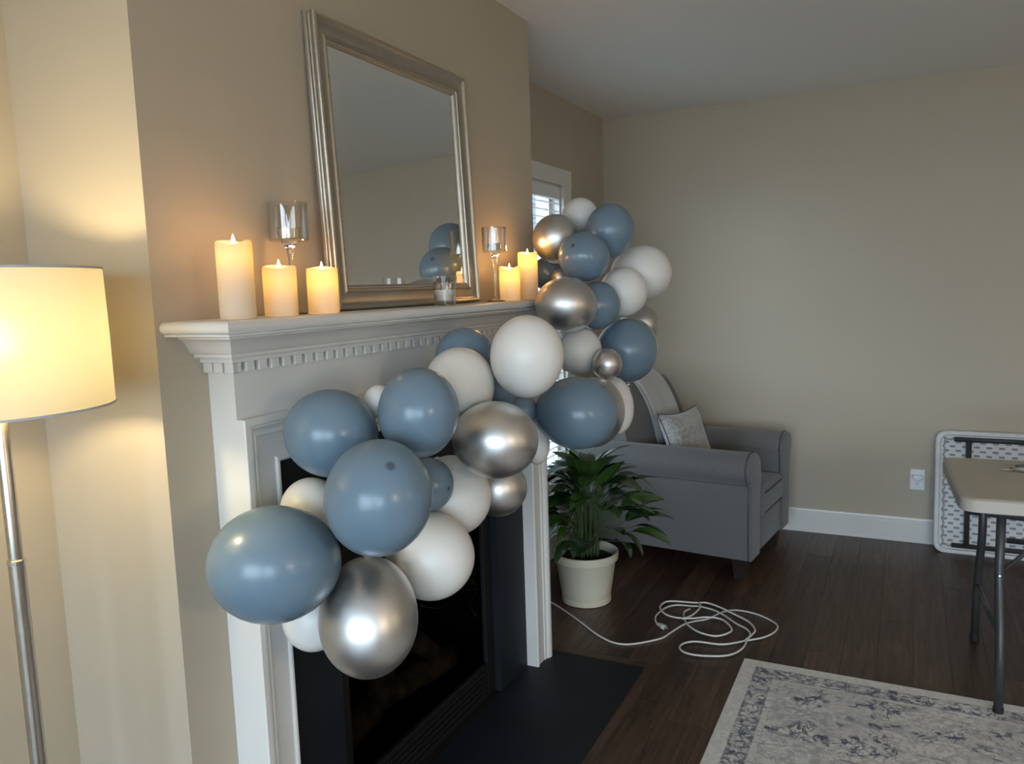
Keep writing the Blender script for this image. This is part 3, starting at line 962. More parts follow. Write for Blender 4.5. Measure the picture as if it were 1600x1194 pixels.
obj('lamp_shade', lathe(bmesh.new(), [(LAMP_R, LAMP_BOT), (LAMP_R, (LAMP_BOT + LAMP_TOP) / 2), (LAMP_R - 0.002, LAMP_TOP)], 72), M_SHADE, fl, smooth=True)
for z, r in ((LAMP_BOT, LAMP_R), (LAMP_TOP, LAMP_R - 0.002)):
    bm = bmesh.new()
    lathe(bm, [(r - 0.0012, z - 0.002), (r + 0.0012, z - 0.002), (r + 0.0012, z + 0.002), (r - 0.0012, z + 0.002), (r - 0.0012, z - 0.002)], 72)
    obj('shade_ring', bm, M_PILLOWSIDE, fl, angle=40)
bm = bmesh.new()
for k in range(3):
    a = 2 * PI * k / 3 + 0.4
    tube(bm, [(0.012 * math.cos(a), 0.012 * math.sin(a), LAMP_TOP - 0.018), ((LAMP_R - 0.003) * math.cos(a), (LAMP_R - 0.003) * math.sin(a), LAMP_TOP - 0.001)], 0.0016, 6)
lathe(bm, [(0, LAMP_TOP - 0.022), (0.014, LAMP_TOP - 0.022), (0.014, LAMP_TOP - 0.016), (0.0, LAMP_TOP - 0.006)], 16)
tube(bm, [(0.0, 0.05, LAMP_TOP - 0.020), (0, 0.012, LAMP_TOP - 0.019)], 0.0012, 5)
obj('spider_fitting', bm, M_NICKEL, fl)

# ------------------------------------------------------------------ balloon garland
# key: centre, horizontal and vertical half-size, colour, crown hint in picture terms (right, up, towards viewer) or None
BAL = [
    ((-1.0956, 1.1250, 0.9410), 0.1269, 0.1168, 'b', (-0.75, -0.12, 0.65), 'largest blue balloon, outermost at the low end of the garland'),
    ((-0.8943, 1.1970, 1.0725), 0.1051, 0.1125, 'd', (0.18, 0.51, 0.84), 'big blue balloon with a dark smudge on top, in front of the low cluster'),
    ((-1.0904, 1.3101, 1.1666), 0.0997, 0.0956, 'b', (-0.6, 0.4, 0.5), 'blue balloon touching the moulded casing corner above the black opening'),
    ((-0.9084, 1.3703, 1.2090), 0.0870, 0.0937, 'b', (0.1, 0.9, 0.35), 'blue balloon over the white frieze, next to the silver one'),
    ((-0.9950, 1.6901, 1.2227), 0.0896, 0.0959, 'w', (0, 0.9, 0.4), 'white balloon below the dentils, behind a blue and a silver balloon'),
    ((-1.0441, 1.4188, 1.2215), 0.0341, 0.0370, 'w', (0, 0.9, 0.2), 'tiny white balloon peeping out between two blue balloons over the frieze'),
    ((-1.1465, 1.2947, 0.9982), 0.0668, 0.0696, 'w', (-0.6, 0.7, 0.3), 'small white balloon wedged above the largest blue balloon'),
    ((-0.9975, 1.5283, 1.0111), 0.0602, 0.0647, 'd', (0.75, -0.15, 0.6), 'small blue balloon tucked behind the smudged blue balloon'),
    ((-1.0159, 1.6720, 0.9483), 0.0972, 0.1005, 'w', (0.4, -0.8, 0.3), 'white balloon below the small blue one, in front of the dark silver one'),
    ((-0.8655, 1.6241, 1.1077), 0.1016, 0.0940, 's', (0.8, -0.2, 0.5), 'shiny silver balloon in the middle of the garland before the firebox'),
    ((-0.9822, 1.8445, 0.9306), 0.0832, 0.0798, 's', (0.4, -0.8, 0.3), 'silver balloon half hidden beneath the shiny silver one, over the firebox'),
    ((-0.9842, 1.5023, 0.8501), 0.1047, 0.1032, 'w', (0.7, -0.7, 0.3), 'lowest large white balloon, against the black firebox'),
    ((-0.9843, 1.2630, 0.7962), 0.1023, 0.1236, 's', (0.03, -0.97, 0.22), 'pear-shaped silver balloon hanging lowest in the garland'),
    ((-1.1600, 1.3007, 0.7567), 0.0726, 0.0783, 'w', (-0.4, -0.9, 0.2), 'white balloon squeezed behind the pear-shaped silver balloon'),
    ((-1.0621, 1.8403, 1.2731), 0.0829, 0.0863, 'b', (-0.3, 0.8, 0.3), 'blue balloon overlapping the mantel dentils behind the whites'),
    ((-1.0208, 1.9622, 1.2001), 0.0650, 0.0686, 'b', (0, 0.3, 0.3), 'blue balloon mostly hidden between the two big white ones'),
    ((-0.8330, 1.7455, 1.2930), 0.0928, 0.1007, 'w', (0.1, 0.8, 0.45), 'largest white balloon, in front of the mantel shelf edge'),
    ((-1.0254, 2.5778, 1.2335), 0.0787, 0.0854, 'w', (0.5, 0.6, 0.4), 'medium white balloon beside the largest white one, under a silver balloon'),
    ((-1.0407, 2.1330, 1.0884), 0.0487, 0.0506, 'b', (0.3, 0.8, 0.3), 'smallest blue balloon, between the shiny silver and the big blue one'),
    ((-1.0160, 2.1793, 0.9839), 0.0416, 0.0674, 'w', (0.3, -0.9, 0.2), 'narrow white balloon above the fluted casing, below the smallest blue'),
    ((-0.8817, 2.1796, 1.0839), 0.1231, 0.1116, 'b', (0.75, -0.2, 0.6), 'big blue balloon right above the potted plant'),
    ((-0.9290, 2.4501, 1.0392), 0.1049, 0.1177, 's', (0.5, 0.7, 0.2), 'silver balloon tucked behind the big blue balloon above the plant'),
    ((-0.9158, 2.6399, 1.0351), 0.0636, 0.1023, 'w', (0.6, -0.75, 0.2), 'white balloon beside the throw blanket, rearmost above the plant'),
    ((-0.9288, 2.8026, 1.2170), 0.1141, 0.1188, 'b', (0.6, 0.5, 0.5), 'blue balloon with the tiny silver balloon in front of it'),
    ((-0.9830, 3.0225, 1.2002), 0.1074, 0.1278, 's', (0.8, 0.2, 0.2), 'silver balloon seen only as a rim round the blue one'),
    ((-0.9988, 3.1957, 1.2900), 0.0857, 0.0830, 's', (0.7, 0.5, 0.2), 'silver balloon below the outermost white ones, against the back wall'),
    ((-0.9066, 2.5347, 1.1944), 0.0523, 0.0544, 's', (-0.2, 0.2, 0.9), 'tiny silver balloon between white and blue balloons'),
    ((-1.0265, 2.4737, 1.3983), 0.1057, 0.0928, 's', (-0.6, 0.5, 0.5), 'large silver balloon level with the mantel shelf end'),
    ((-0.9841, 2.6487, 1.3892), 0.0840, 0.0862, 'b', (0.6, 0.5, 0.3), 'blue balloon behind the large silver balloon at shelf level'),
    ((-0.9396, 2.8084, 1.4322), 0.0898, 0.0945, 'w', (0.6, 0.3, 0.5), 'white balloon in front of the outermost white balloon'),
    ((-0.9287, 2.9966, 1.5023), 0.1170, 0.1095, 'w', (0.8, 0.3, 0.4), 'outermost white balloon of the upper cluster, against the bare back wall'),
    ((-1.0159, 2.6220, 1.5607), 0.0920, 0.0875, 'd', (-0.42, 0.43, 0.80), 'blue balloon with a dark dot, in the middle of the upper cluster'),
    ((-0.9795, 2.7850, 1.6546), 0.0913, 0.0983, 'b', (0.35, 0.8, 0.35), 'highest blue balloon of the garland'),
    ((-1.1388, 2.9006, 1.7256), 0.0717, 0.0717, 'w', (0, 0.85, 0.3), 'topmost white balloon beside the window casing'),
    ((-1.1646, 2.7291, 1.6350), 0.0900, 0.0924, 's', (-0.6, 0.4, 0.5), 'silver balloon in front of the window glass'),
    ((-1.2786, 2.9033, 1.5124), 0.0688, 0.0688, 'b', (-0.6, 0.1, 0.3), 'dark blue balloon behind the tall candle near the window'),
    ((-1.1679, 2.7641, 1.4893), 0.0385, 0.0385, 's', (-0.6, 0.5, 0.4), 'tiny silver balloon wedged above the large silver one'),
]
CAMP = Vector((0, 0, 1.465))


def balloon(center, rx, ry, col, hint, label):
    c = Vector(center)
    view = (c - CAMP).normalized()
    right = (RIGHT - view * RIGHT.dot(view)).normalized()
    up = right.cross(view).normalized()
    squash = None
    if max(rx, ry) / min(rx, ry) < 1.17:           # crown turned towards the viewer
        h = Vector(hint)
        if col != 'd':
            h.z = max(h.z, 0.75)
        ax = (right * h.x + up * h.y - view * h.z).normalized()
        w = (rx + ry) / 2 * 0.975
        L = w * 1.07
        squash = (rx / w * 0.975, ry / w * 0.975)
    else:
        w, L = min(rx, ry), max(rx, ry)
        sg = 1 if hint[1] >= 0 else -1
        ax = ((right * (0.06 if hint[0] > 0 else -0.06) + up * sg) - view * 0.12).normalized()
    segs, rows = 40, 24
    prof = [(0.0, L)]
    for k in range(1, rows):
        th_ = PI * k / rows
        f = (1 - math.cos(th_)) / 2                # 0 crown .. 1 neck
        prof.append((w * math.sin(th_) * (1 + 0.018 * math.sin(2 * th_)), L * math.cos(th_)))
    prof += [(w * 0.105, -L * 1.01), (w * 0.075, -L * 1.05)]
    bm = bmesh.new()
    lathe(bm, prof, segs)
    bmesh.ops.contextual_create(bm, geom=[e for e in bm.edges if e.is_boundary])
    o = obj('balloon', bm, BAL_MAT[col], None, smooth=True)
    zq = Vector((0, 0, 1)).rotation_difference(ax)
    rot = zq.to_matrix().to_4x4() @ Matrix.Rotation(random.uniform(0, 6), 4, 'Z')
    if squash:                                     # the bladder is a little wider one way than the other
        ri = rot.to_3x3().inverted()
        r_l, u_l = ri @ right, ri @ up
        for vv in o.data.vertices:
            a_, b2 = vv.co.dot(r_l), vv.co.dot(u_l)
            vv.co += r_l * a_ * (squash[0] - 1) + u_l * b2 * (squash[1] - 1)
    o.matrix_world = Matrix.Translation(c) @ rot
    kn = bmesh.new()
    lathe(kn, [(0, 0), (w * 0.07, -0.001), (w * 0.11, -0.005), (w * 0.10, -0.009), (w * 0.045, -0.012), (w * 0.06, -0.018), (w * 0.13, -0.024), (w * 0.11, -0.0245), (0, -0.019)], 12)
    obj('knot', kn, BAL_MAT[col], o, smooth=True, loc=(0, 0, -L * 1.045))
    return tag(o, label, 'balloon', 'balloons of the garland')


for b_ in BAL:
    balloon(*b_)

# ------------------------------------------------------------------ armchair in the corner
A0 = -math.radians(6.5)
ac = thing('armchair', 'dark grey upholstered armchair with rolled arms in the corner', 'armchair', (-0.635, 3.775, 0), A0)
# local: u (x) towards the front, 0 at the front of the arms, negative to the back; v (y) across, 0 near side .. W far side
ACW, ACD = 0.70, 0.84
ARMW, ARMZ, ZB = 0.150, 0.640, 0.115


def arm_poly(flip):
    # section (v, z): straight outer side, roll bulging outward at the top
    pts = [(0.0, ZB), (ARMW - 0.012, ZB), (ARMW - 0.010, 0.44), (ARMW - 0.006, 0.565)]
    cx_, cz_, rx_, rz_ = 0.046, 0.560, 0.100, 0.080
    for k in range(0, 13):
        a = PI * k / 12 * 1.16 - 0.02
        pts.append((cx_ + rx_ * math.cos(a), cz_ + rz_ * math.sin(a)))
    pts += [(-0.020, 0.500), (0.0, 0.485)]
    return [((ACW - p[0]) if flip else p[0], p[1]) for p in pts]


for flip in (False, True):
    arm = obj('arm', prism(bmesh.new(), arm_poly(flip), 'x', -ACD - 0.04, -0.012, bev=0.006), M_SOFA, ac, angle=35)
    # front facing panel with piping round it
    big = arm_poly(flip)
    obj('arm_front', prism(bmesh.new(), big, 'x', -0.020, 0.000, bev=0.008, seg=3), M_SOFA, arm, angle=35)
    obj('piping', tube(bmesh.new(), [(-0.019, p[0], p[1]) for p in big + big[:1]], 0.0035, 6), M_PIPING, arm, smooth=True)
    sgn = (ACW + 0.001) if flip else -0.001
    obj('seam', tube(bmesh.new(), [(-ACD + 0.07, sgn, 0.486), (-0.02, sgn, 0.486)], 0.003, 6), M_PIPING, arm, smooth=True)
bm = newbox(-ACD + 0.08, -0.012, ARMW - 0.012, ACW - ARMW + 0.012, ZB, 0.285, bev=0.012, seg=2)
obj('seat_base', bm, M_SOFA, ac, angle=40)
bm = newbox(-0.62, 0.010, ARMW - 0.008, ACW - ARMW + 0.008, 0.288, 0.435, bev=0.035, seg=4)
for vv in bm.verts:
    if vv.co.z > 0.40:
        u = (vv.co.x + 0.31) / 0.32; v_ = (vv.co.y - ACW / 2) / (ACW / 2 - ARMW)
        vv.co.z += 0.018 * max(0, 1 - u * u) * max(0, 1 - v_ * v_)
sc_ = obj('seat_cushion', bm, M_SOFA, ac, angle=50)
ya, yb_ = ARMW - 0.002, ACW - ARMW + 0.002
for z in (0.412, 0.312):
    obj('piping', tube(bmesh.new(), [(-0.55, ya, z), (-0.03, ya, z), (0.004, ya + 0.03, z), (0.010, ya + 0.06, z), (0.010, yb_ - 0.06, z), (0.004, yb_ - 0.03, z), (-0.03, yb_, z), (-0.55, yb_, z)], 0.0035, 6), M_PIPING, sc_, smooth=True)
# backrest: section in (u, z) leaning back with a rounded top
BP = [(-0.47, 0.30), (-0.485, 0.45), (-0.505, 0.60), (-0.535, 0.72), (-0.575, 0.82), (-0.620, 0.895), (-0.665, 0.94), (-0.715, 0.955), (-0.765, 0.945), (-0.80, 0.91), (-0.82, 0.86), (-ACD, 0.70), (-ACD, ZB), (-0.60, ZB)]
BPs = [(p.x, p.y) for p in catmull([(p[0], p[1], 0) for p in BP[:11]], 3)] + BP[11:]
bm = prism(bmesh.new(), BPs, 'y', 0.060, ACW - 0.060, bev=0.022, seg=4)


def rake(u, v_):                                   # the back stands a little askew to the arms
    return u - 0.05 - 0.11 * (1 - (v_ - 0.06) / 0.58)


for vv in bm.verts:
    vv.co.x = rake(vv.co.x, vv.co.y)
obj('backrest', bm, M_SOFA, ac, angle=50)
for u, v_ in ((-0.075, 0.075), (-0.075, ACW - 0.075), (-ACD + 0.09, 0.075), (-ACD + 0.09, ACW - 0.075)):
    bm = bmesh.new()
    strips(bm, [[(s1 * k, s2 * k, z) for s1, s2 in ((-1, -1), (1, -1), (1, 1), (-1, 1))] for k, z in ((0.026, 0.0), (0.040, ZB + 0.002))], close_ring=True)
    bm.faces.new(bm.verts[0:4] if False else [bm.verts[i] for i in range(4)]) if bm.verts.ensure_lookup_table() is None else None
    obj('leg', bm, M_DARKWOOD, ac, loc=(u, v_, 0))


def chair_pt(u, v_, z):
    return Vector((-0.635 + u * math.cos(A0) - v_ * math.sin(A0), 3.775 + u * math.sin(A0) + v_ * math.cos(A0), z))


# throw blanket folded over the backrest
path = [(p.x, p.y) for p in catmull([(-0.496, 0.555, 0), (-0.506, 0.60, 0), (-0.535, 0.72, 0), (-0.575, 0.82, 0), (-0.620, 0.895, 0), (-0.665, 0.94, 0), (-0.715, 0.955, 0), (-0.765, 0.945, 0), (-0.80, 0.91, 0), (-0.822, 0.86, 0), (-0.842, 0.74, 0)], 4)]


def blanket(offset, thick, v0, v1, start, name, parent):
    bm = bmesh.new()
    pts = path[start:]
    rows = []
    for i, p in enumerate(pts):
        a = Vector(pts[max(i - 1, 0)]); c = Vector(pts[min(i + 1, len(pts) - 1)])
        d = (c - a).normalized()
        nr = Vector((d.y, -d.x)) * -1
        if nr.dot(Vector((1, 0.6))) < 0 and i < len(pts) * 0.55:
            nr = -nr
        if i >= len(pts) * 0.55 and nr.dot(Vector((-0.6, 0.8))) < 0:
            nr = -nr
        rows.append((Vector(p) + nr * offset, Vector(p) + nr * (offset + thick), i))
    NV = 14
    outer, inner = [], []
    for q0, q1, i in rows:
        ro, ri = [], []
        for k in range(NV + 1):
            vv = v0 + (v1 - v0) * k / NV
            wob = 0.0025 * math.sin(k * 1.1 + i * 0.25)
            edge = min(k, NV - k) / NV
            th_ = min(1.0, 0.35 + edge * 6)
            mid = (q0 + q1) / 2
            qo = mid + (q1 - mid) * th_; qi = q0
            ro.append((rake(qo.x + wob, vv), vv, qo.y)); ri.append((rake(qi.x, vv), vv, qi.y))
        outer.append(ro); inner.append(ri)
    rings = [o_ + i_[::-1] for o_, i_ in zip(outer, inner)]
    vr = strips(bm, rings, close_ring=True)
    bm.faces.new(vr[0]); bm.faces.new(vr[-1])
    return obj(name, bm, M_THROW, parent, smooth=True)


tb = thing('throw_blanket', 'pale grey fleece throw folded over the armchair back', 'blanket', (-0.635, 3.775, 0), A0)
blanket(0.003, 0.012, 0.315, 0.56, 2, 'under_fold', tb)
blanket(0.016, 0.015, 0.320, 0.565, 3, 'upper_fold', tb)

# square pillow: lofted cushion, front textured, back pale
pw = 0.172
pl_o = thing('throw_pillow', 'grey textured square pillow propped in the armchair', 'pillow')
NP = 16


def pill(sign, m, name):
    bm = bmesh.new()
    rings = []
    for i in range(NP + 1):
        row = []
        for j in range(NP + 1):
            a, c = -1 + 2 * i / NP, -1 + 2 * j / NP
            pinch = 1 - 0.15 * (1 - c * c)
            pinch2 = 1 - 0.15 * (1 - a * a)
            lift = 0.062 * ((1 - a ** 4) * (1 - c ** 4)) ** 0.6
            row.append((a * pw * pinch, c * pw * pinch2, sign * lift))
        rings.append(row)
    strips(bm, rings)
    return obj(name, bm, m, pl_o, smooth=True)


pill(1, M_PILLOW, 'pillow_front')
pill(-1, M_PILLOWSIDE, 'pillow_back')
edge = []
for a, c in [(-1 + 2 * k / 12, -1) for k in range(12)] + [(1, -1 + 2 * k / 12) for k in range(12)] + [(1 - 2 * k / 12, 1) for k in range(12)] + [(-1, 1 - 2 * k / 12) for k in range(13)]:
    edge.append((a * pw * (1 - 0.15 * (1 - c * c)), c * pw * (1 - 0.15 * (1 - a * a)), 0))
obj('piping', tube(bmesh.new(), edge, 0.003, 6), M_PIPING, pl_o, smooth=True)
pc = Vector((-1.035, 4.12, 0.625))
pn = Vector((0.88, -0.36, 0.36)).normalized()      # facing direction of the pillow
pu = Vector((-0.28, 0.10, 1.0)); pu = (pu - pn * pu.dot(pn)).normalized()
px = pu.cross(pn)
pl_o.matrix_world = Matrix(((px.x, pu.x, pn.x, pc.x), (px.y, pu.y, pn.y, pc.y), (px.z, pu.z, pn.z, pc.z), (0, 0, 0, 1)))

# ------------------------------------------------------------------ potted plant
PC = Vector((-1.311, 3.320, 0))
pp = thing('potted_plant', 'leafy green plant in a cream ceramic pot beside the fireplace', 'plant', PC)
PS = 1.06
pot = obj('pot', lathe(bmesh.new(), [(r_ * PS, z_) for r_, z_ in [(0, 0.0), (0.100, 0.0), (0.108, 0.003), (0.109, 0.024), (0.106, 0.027), (0.108, 0.031), (0.112, 0.060), (0.131, 0.195), (0.134, 0.200), (0.141, 0.203), (0.144, 0.232), (0.143, 0.238), (0.138, 0.240), (0.134, 0.236), (0.127, 0.200), (0.124, 0.190), (0, 0.190)]], 56), M_POT, pp, angle=32)
soil = bmesh.new()
lathe(soil, [(0.128, 0.205), (0.10, 0.210), (0.05, 0.208), (0, 0.211)], 28)
for vv in soil.verts:
    vv.co.z += random.uniform(-0.004, 0.005)
obj('soil', soil, M_SOIL, pp, smooth=True)
LEAVES = []
for kind, (droop, wid, twist) in enumerate(((0.45, 0.042, 0.0), (1.0, 0.037, 0.25), (1.8, 0.040, -0.2), (0.8, 0.046, 0.15))):
    bm = bmesh.new()
    rows = []
    NL = 9
    ang = 0.0
    p = Vector((0, 0, 0))
    for i in range(NL + 1):
        t = i / NL
        wd = wid * (math.sin(PI * min(1, t ** 0.75 * 0.98 + 0.02)) ** 0.8) + 0.0006
        a = -droop * t
        row = []
        for s_ in (-1, -0.5, 0, 0.5, 1):
            tw = twist * t
            row.append((s_ * wd * math.cos(tw), p.y, p.z + abs(s_) * wd * 0.28 + s_ * wd * math.sin(tw)))
        rows.append(row)
        p = p + Vector((0, math.cos(a), math.sin(a))) * (0.20 / NL)
    strips(bm, rows)
    me = bpy.data.meshes.new('leaf')
    bmesh.ops.recalc_face_normals(bm, faces=bm.faces[:])
    bm.to_mesh(me); bm.free()
    for pg in me.polygons:
        pg.use_smooth = True
    me.materials.append(M_LEAF)
    LEAVES.append(me)
rnd = random.Random(11)
NLEAF = 84
for i in range(NLEAF):
    phi = 2.399963 * i + rnd.uniform(-0.3, 0.3)
    lvl = ((i + 0.5) / NLEAF) ** 1.15                        # 0 outer/low .. 1 inner/high
    reach = 0.195 * (1 - lvl) ** 0.75 + 0.030 + rnd.uniform(-0.015, 0.02)
    hgt = 0.12 + 0.285 * lvl ** 0.8 + rnd.uniform(-0.03, 0.03)
    ux, uy = math.cos(phi), math.sin(phi)
    # keep clear of the walls behind and of the chimney breast
    if ux < -0.2:
        reach *= 0.62
    if uy < -0.3 and ux < 0.3:
        reach *= 0.8
    b0 = Vector((ux * rnd.uniform(0.015, 0.07), uy * rnd.uniform(0.015, 0.07), 0.208))
    tip = Vector((ux * reach, uy * reach, 0.208 + hgt))
    mid = b0.lerp(tip, 0.55) + Vector((-ux * 0.25 * reach, -uy * 0.25 * reach, hgt * 0.12))
    pts = catmull([b0, mid, tip], 5)
    obj('stalk', tube(bmesh.new(), pts, [0.0034 - 0.0016 * k / (len(pts) - 1) for k in range(len(pts))], 6), M_STEM, pp, smooth=True)
    pitch = 0.95 * lvl + 0.10 + rnd.uniform(-0.15, 0.2)
    yaw = phi - PI / 2 + rnd.uniform(-0.25, 0.25)
    s_ = rnd.uniform(0.80, 1.2) * (0.8 if ux < -0.2 else 1.0)
    o = link('leaf', LEAVES[rnd.choice((0, 1, 1, 2, 3, 3))], None, pp)
    o.matrix_local = Matrix.Translation(tip - Vector((0, 0, 0.001))) @ Matrix.Rotation(yaw, 4, 'Z') @ Matrix.Rotation(pitch, 4, 'X') @ Matrix.Rotation(rnd.uniform(-0.4, 0.4), 4, 'Y') @ Matrix.Diagonal((s_ * rnd.uniform(0.85, 1.15), s_, s_, 1))

# ------------------------------------------------------------------ extension cord
ZK = 0.0045
CORD_A = [(-1.6, 3.4), (-1.47, 3.235), (-1.392, 3.178), (-1.309, 3.117), (-1.218, 3.045), (-1.138, 2.978), (-1.057, 2.932), (-0.999, 2.929), (-0.948, 2.959), (-0.875, 3.038), (-0.853, 3.105), (-0.821, 3.207), (-0.786, 3.257), (-0.741, 3.301), (-0.696, 3.398), (-0.644, 3.439), (-0.563, 3.43), (-0.491, 3.384), (-0.454, 3.33), (-0.461, 3.258), (-0.495, 3.194), (-0.552, 3.139), (-0.63, 3.069), (-0.73, 3.054), (-0.773, 3.018), (-0.779, 2.971), (-0.744, 2.935), (-0.673, 2.939), (-0.592, 2.977), (-0.553, 3.048), (-0.546, 3.13), (-0.546, 3.206), (-0.572, 3.25), (-0.614, 3.281), (-0.679, 3.346), (-0.734, 3.387), (-0.8, 3.406), (-0.836, 3.399), (-0.9, 3.388), (-0.939, 3.342), (-0.955, 3.255), (-0.945, 3.199), (-0.922, 3.159)]
CORD_B = [(-0.552, 3.139), (-0.537, 3.198), (-0.533, 3.247), (-0.571, 3.316), (-0.653, 3.378), (-0.723, 3.425), (-0.78, 3.445), (-0.826, 3.426), (-0.927, 3.404), (-0.956, 3.369), (-0.955, 3.309), (-0.914, 3.251), (-0.86, 3.234), (-0.8, 3.251), (-0.738, 3.29), (-0.675, 3.288), (-0.628, 3.227), (-0.622, 3.181), (-0.667, 3.123), (-0.738, 3.133), (-0.8, 3.188), (-0.829, 3.246), (-0.848, 3.315), (-0.834, 3.362)]
CORD_C = [(-0.808, 3.426), (-0.795, 3.392), (-0.794, 3.348), (-0.807, 3.276), (-0.835, 3.23)]

cd = thing('extension_cord', 'white extension cord coiled loosely on the dark floor between pot and rug', 'cord', (-0.80, 3.15, 0))
bm = bmesh.new()
for k, (pts, za, zm) in enumerate(((CORD_A, ZK, 0.0115), (CORD_B, 0.0115, 0.0175), (CORD_C, 0.018, 0.018))):
    n_ = len(pts)
    P3 = []
    for i, (x, y) in enumerate(pts):
        t_ = i / (n_ - 1)
        z = za + (zm - za) * min(1.0, max(0.0, (t_ - 0.35) * 4)) * min(1.0, (1 - t_) * 6) if k == 0 else (za + (zm - za) * math.sin(PI * t_))
        P3.append((x + 0.80, y - 3.15, z))
    tube(bm, catmull(P3, 5), 0.0040, 8)
obj('cable', bm, M_CORD, cd, smooth=True)
a = Vector((CORD_A[-1][0], CORD_A[-1][1], 0)); c = Vector((-0.872, 3.120, 0)); d = (c - a).normalized()
bm = bmesh.new()
secs = [(0, 0.0045, 0.0045), (0.010, 0.0055, 0.0055), (0.018, 0.010, 0.009), (0.034, 0.0135, 0.010), (0.046, 0.0135, 0.0105), (0.049, 0.012, 0.009)]
sd = Vector((-d.y, d.x, 0))
rings = []
for t_, hw_, hh in secs:
    base_ = a + d * t_ - Vector((-0.80, 3.15, 0)) + Vector((0, 0, 0.0115))
    rings.append([base_ + sd * hw_ * math.cos(q) + Vector((0, 0, hh * math.sin(q))) for q in [2 * PI * k / 14 for k in range(14)]])
vr = strips(bm, rings, close_ring=True)
bm.faces.new(vr[0]); bm.faces.new(vr[-1])
plug = obj('plug', bm, M_CORD, cd, angle=40)
for sgn in (-1, 1):
    bm = bmesh.new()
    o_ = a + d * 0.049 + sd * 0.0062 * sgn - Vector((-0.80, 3.15, 0)) + Vector((0, 0, 0.0115))
    strips(bm, [[o_ + d * t_ + sd * p + Vector((0, 0, q)) for p, q in ((-0.0008, -0.003), (0.0008, -0.003), (0.0008, 0.003), (-0.0008, 0.003))] for t_ in (0, 0.016)], close_ring=True)
    obj('prong', bm, M_STEEL, plug)
bm = bmesh.new()
o_ = a + d * 0.049 - Vector((-0.80, 3.15, 0)) + Vector((0, 0, 0.0175))
tube(bm, [o_, o_ + d * 0.019], 0.0022, 8)
obj('ground_pin', bm, M_STEEL, plug)

# ------------------------------------------------------------------ rug
rug = obj('rug', newbox(0, RUG_W, -RUG_L, 0, 0.0005, 0.010, bev=0.004, seg=2), M_RUG, None, loc=(RUG_X0, RUG_Y1, 0))
tag(rug, 'cream area rug with a worn blue-grey border and scroll pattern', 'rug')

# ------------------------------------------------------------------ standing folding table
TW, TL, TZ = 0.655, 1.22, 0.737
T0 = math.radians(2.8)
tt = thing('folding_table', 'almond plastic folding table standing on charcoal legs by the rug', 'table', (0.172, 2.878, 0), T0)
rr = round_poly([(0, 0), (TL, 0), (TL, TW), (0, TW)], 0.060, 6)
inset = round_poly([(0.012, 0.012), (TL - 0.012, 0.012), (TL - 0.012, TW - 0.012), (0.012, TW - 0.012)], 0.052, 6)
bm = bmesh.new()
vr = strips(bm, [[(p[0], p[1], TZ - 0.044) for p in inset], [(p[0], p[1], TZ - 0.044) for p in rr], [(p[0], p[1], TZ - 0.006) for p in rr],
                 [(p[0] * 0.6 + q[0] * 0.4, p[1] * 0.6 + q[1] * 0.4, TZ - 0.0015) for p, q in zip(rr, inset)], [(p[0], p[1], TZ) for p in inset]], close_ring=True)
bm.faces.new(vr[0])
tr = obj('table_rim', bm, M_TABLERIM, tt, angle=30)
obj('tabletop', prism(bmesh.new(), inset, 'z', TZ - 0.010, TZ + 0.0004), M_TABLETOP, tt)
for u0, inw in ((0.135, 1), (TL - 0.135, -1)):
    for v0, v1, v2 in ((0.030, 0.060, 0.125), (TW - 0.030, TW - 0.060, TW - 0.125)):
        lg = obj('leg', tube(bmesh.new(), [(u0, v0, 0.012), (u0, v0 + (v1 - v0) * 0.25, 0.20), (u0, v1, 0.29), (u0, v1 + (v2 - v1) * 0.45, 0.355), (u0, v2 - (v2 - v1) * 0.18, 0.42), (u0, v2, 0.47), (u0, v2, TZ - 0.03)], 0.0145, 14), M_TUBE, tt, smooth=True)
        obj('rubber_foot', lathe(bmesh.new(), [(0, 0.0), (0.0155, 0.0), (0.0165, 0.003), (0.0165, 0.026), (0.0150, 0.028), (0, 0.028)], 16), M_RUBBER, lg, smooth=False, loc=(u0, v0 + 0.0005, 0.0))
        obj('rivet', lathe(bmesh.new(), [(0.005, 0), (0.004, 0.003), (0, 0.004)], 10), M_STEEL, lg, loc=(u0 + 0.0, v2 - (0.0155 if v2 < TW / 2 else -0.0155), 0.45)).rotation_euler = (PI / 2 if v2 < TW / 2 else -PI / 2, 0, 0)
    obj('crossbar', tube(bmesh.new(), [(u0, 0.122, 0.640), (u0, TW - 0.122, 0.640)], 0.009, 10), M_TUBE, tt, smooth=True)
    bm = bmesh.new()
    tube(bm, [(u0, 0.052, 0.265), (u0, TW - 0.045, 0.235)], 0.0095, 10)
    obj('lower_stretcher', bm, M_TUBE, tt, smooth=True)
    obj('brace', tube(bmesh.new(), [(u0 + 0.012 * inw, TW / 2, 0.640), (u0 + 0.25 * inw, TW / 2, TZ - 0.035)], 0.0075, 8), M_TUBE, tt, smooth=True)
    obj('side_brace', tube(bmesh.new(), [(u0 + 0.004 * inw, 0.128, 0.455), (u0 + 0.27 * inw, 0.24, TZ - 0.036)], 0.0075, 8), M_TUBE, tt, smooth=True)
obj('side_rail', box(newbox(0.08, TL - 0.08, 0.055, 0.075, TZ - 0.065, TZ - 0.040, bev=0.003), 0.08, TL - 0.08, TW - 0.075, TW - 0.055, TZ - 0.065, TZ - 0.040, bev=0.003), M_TUBE, tt)

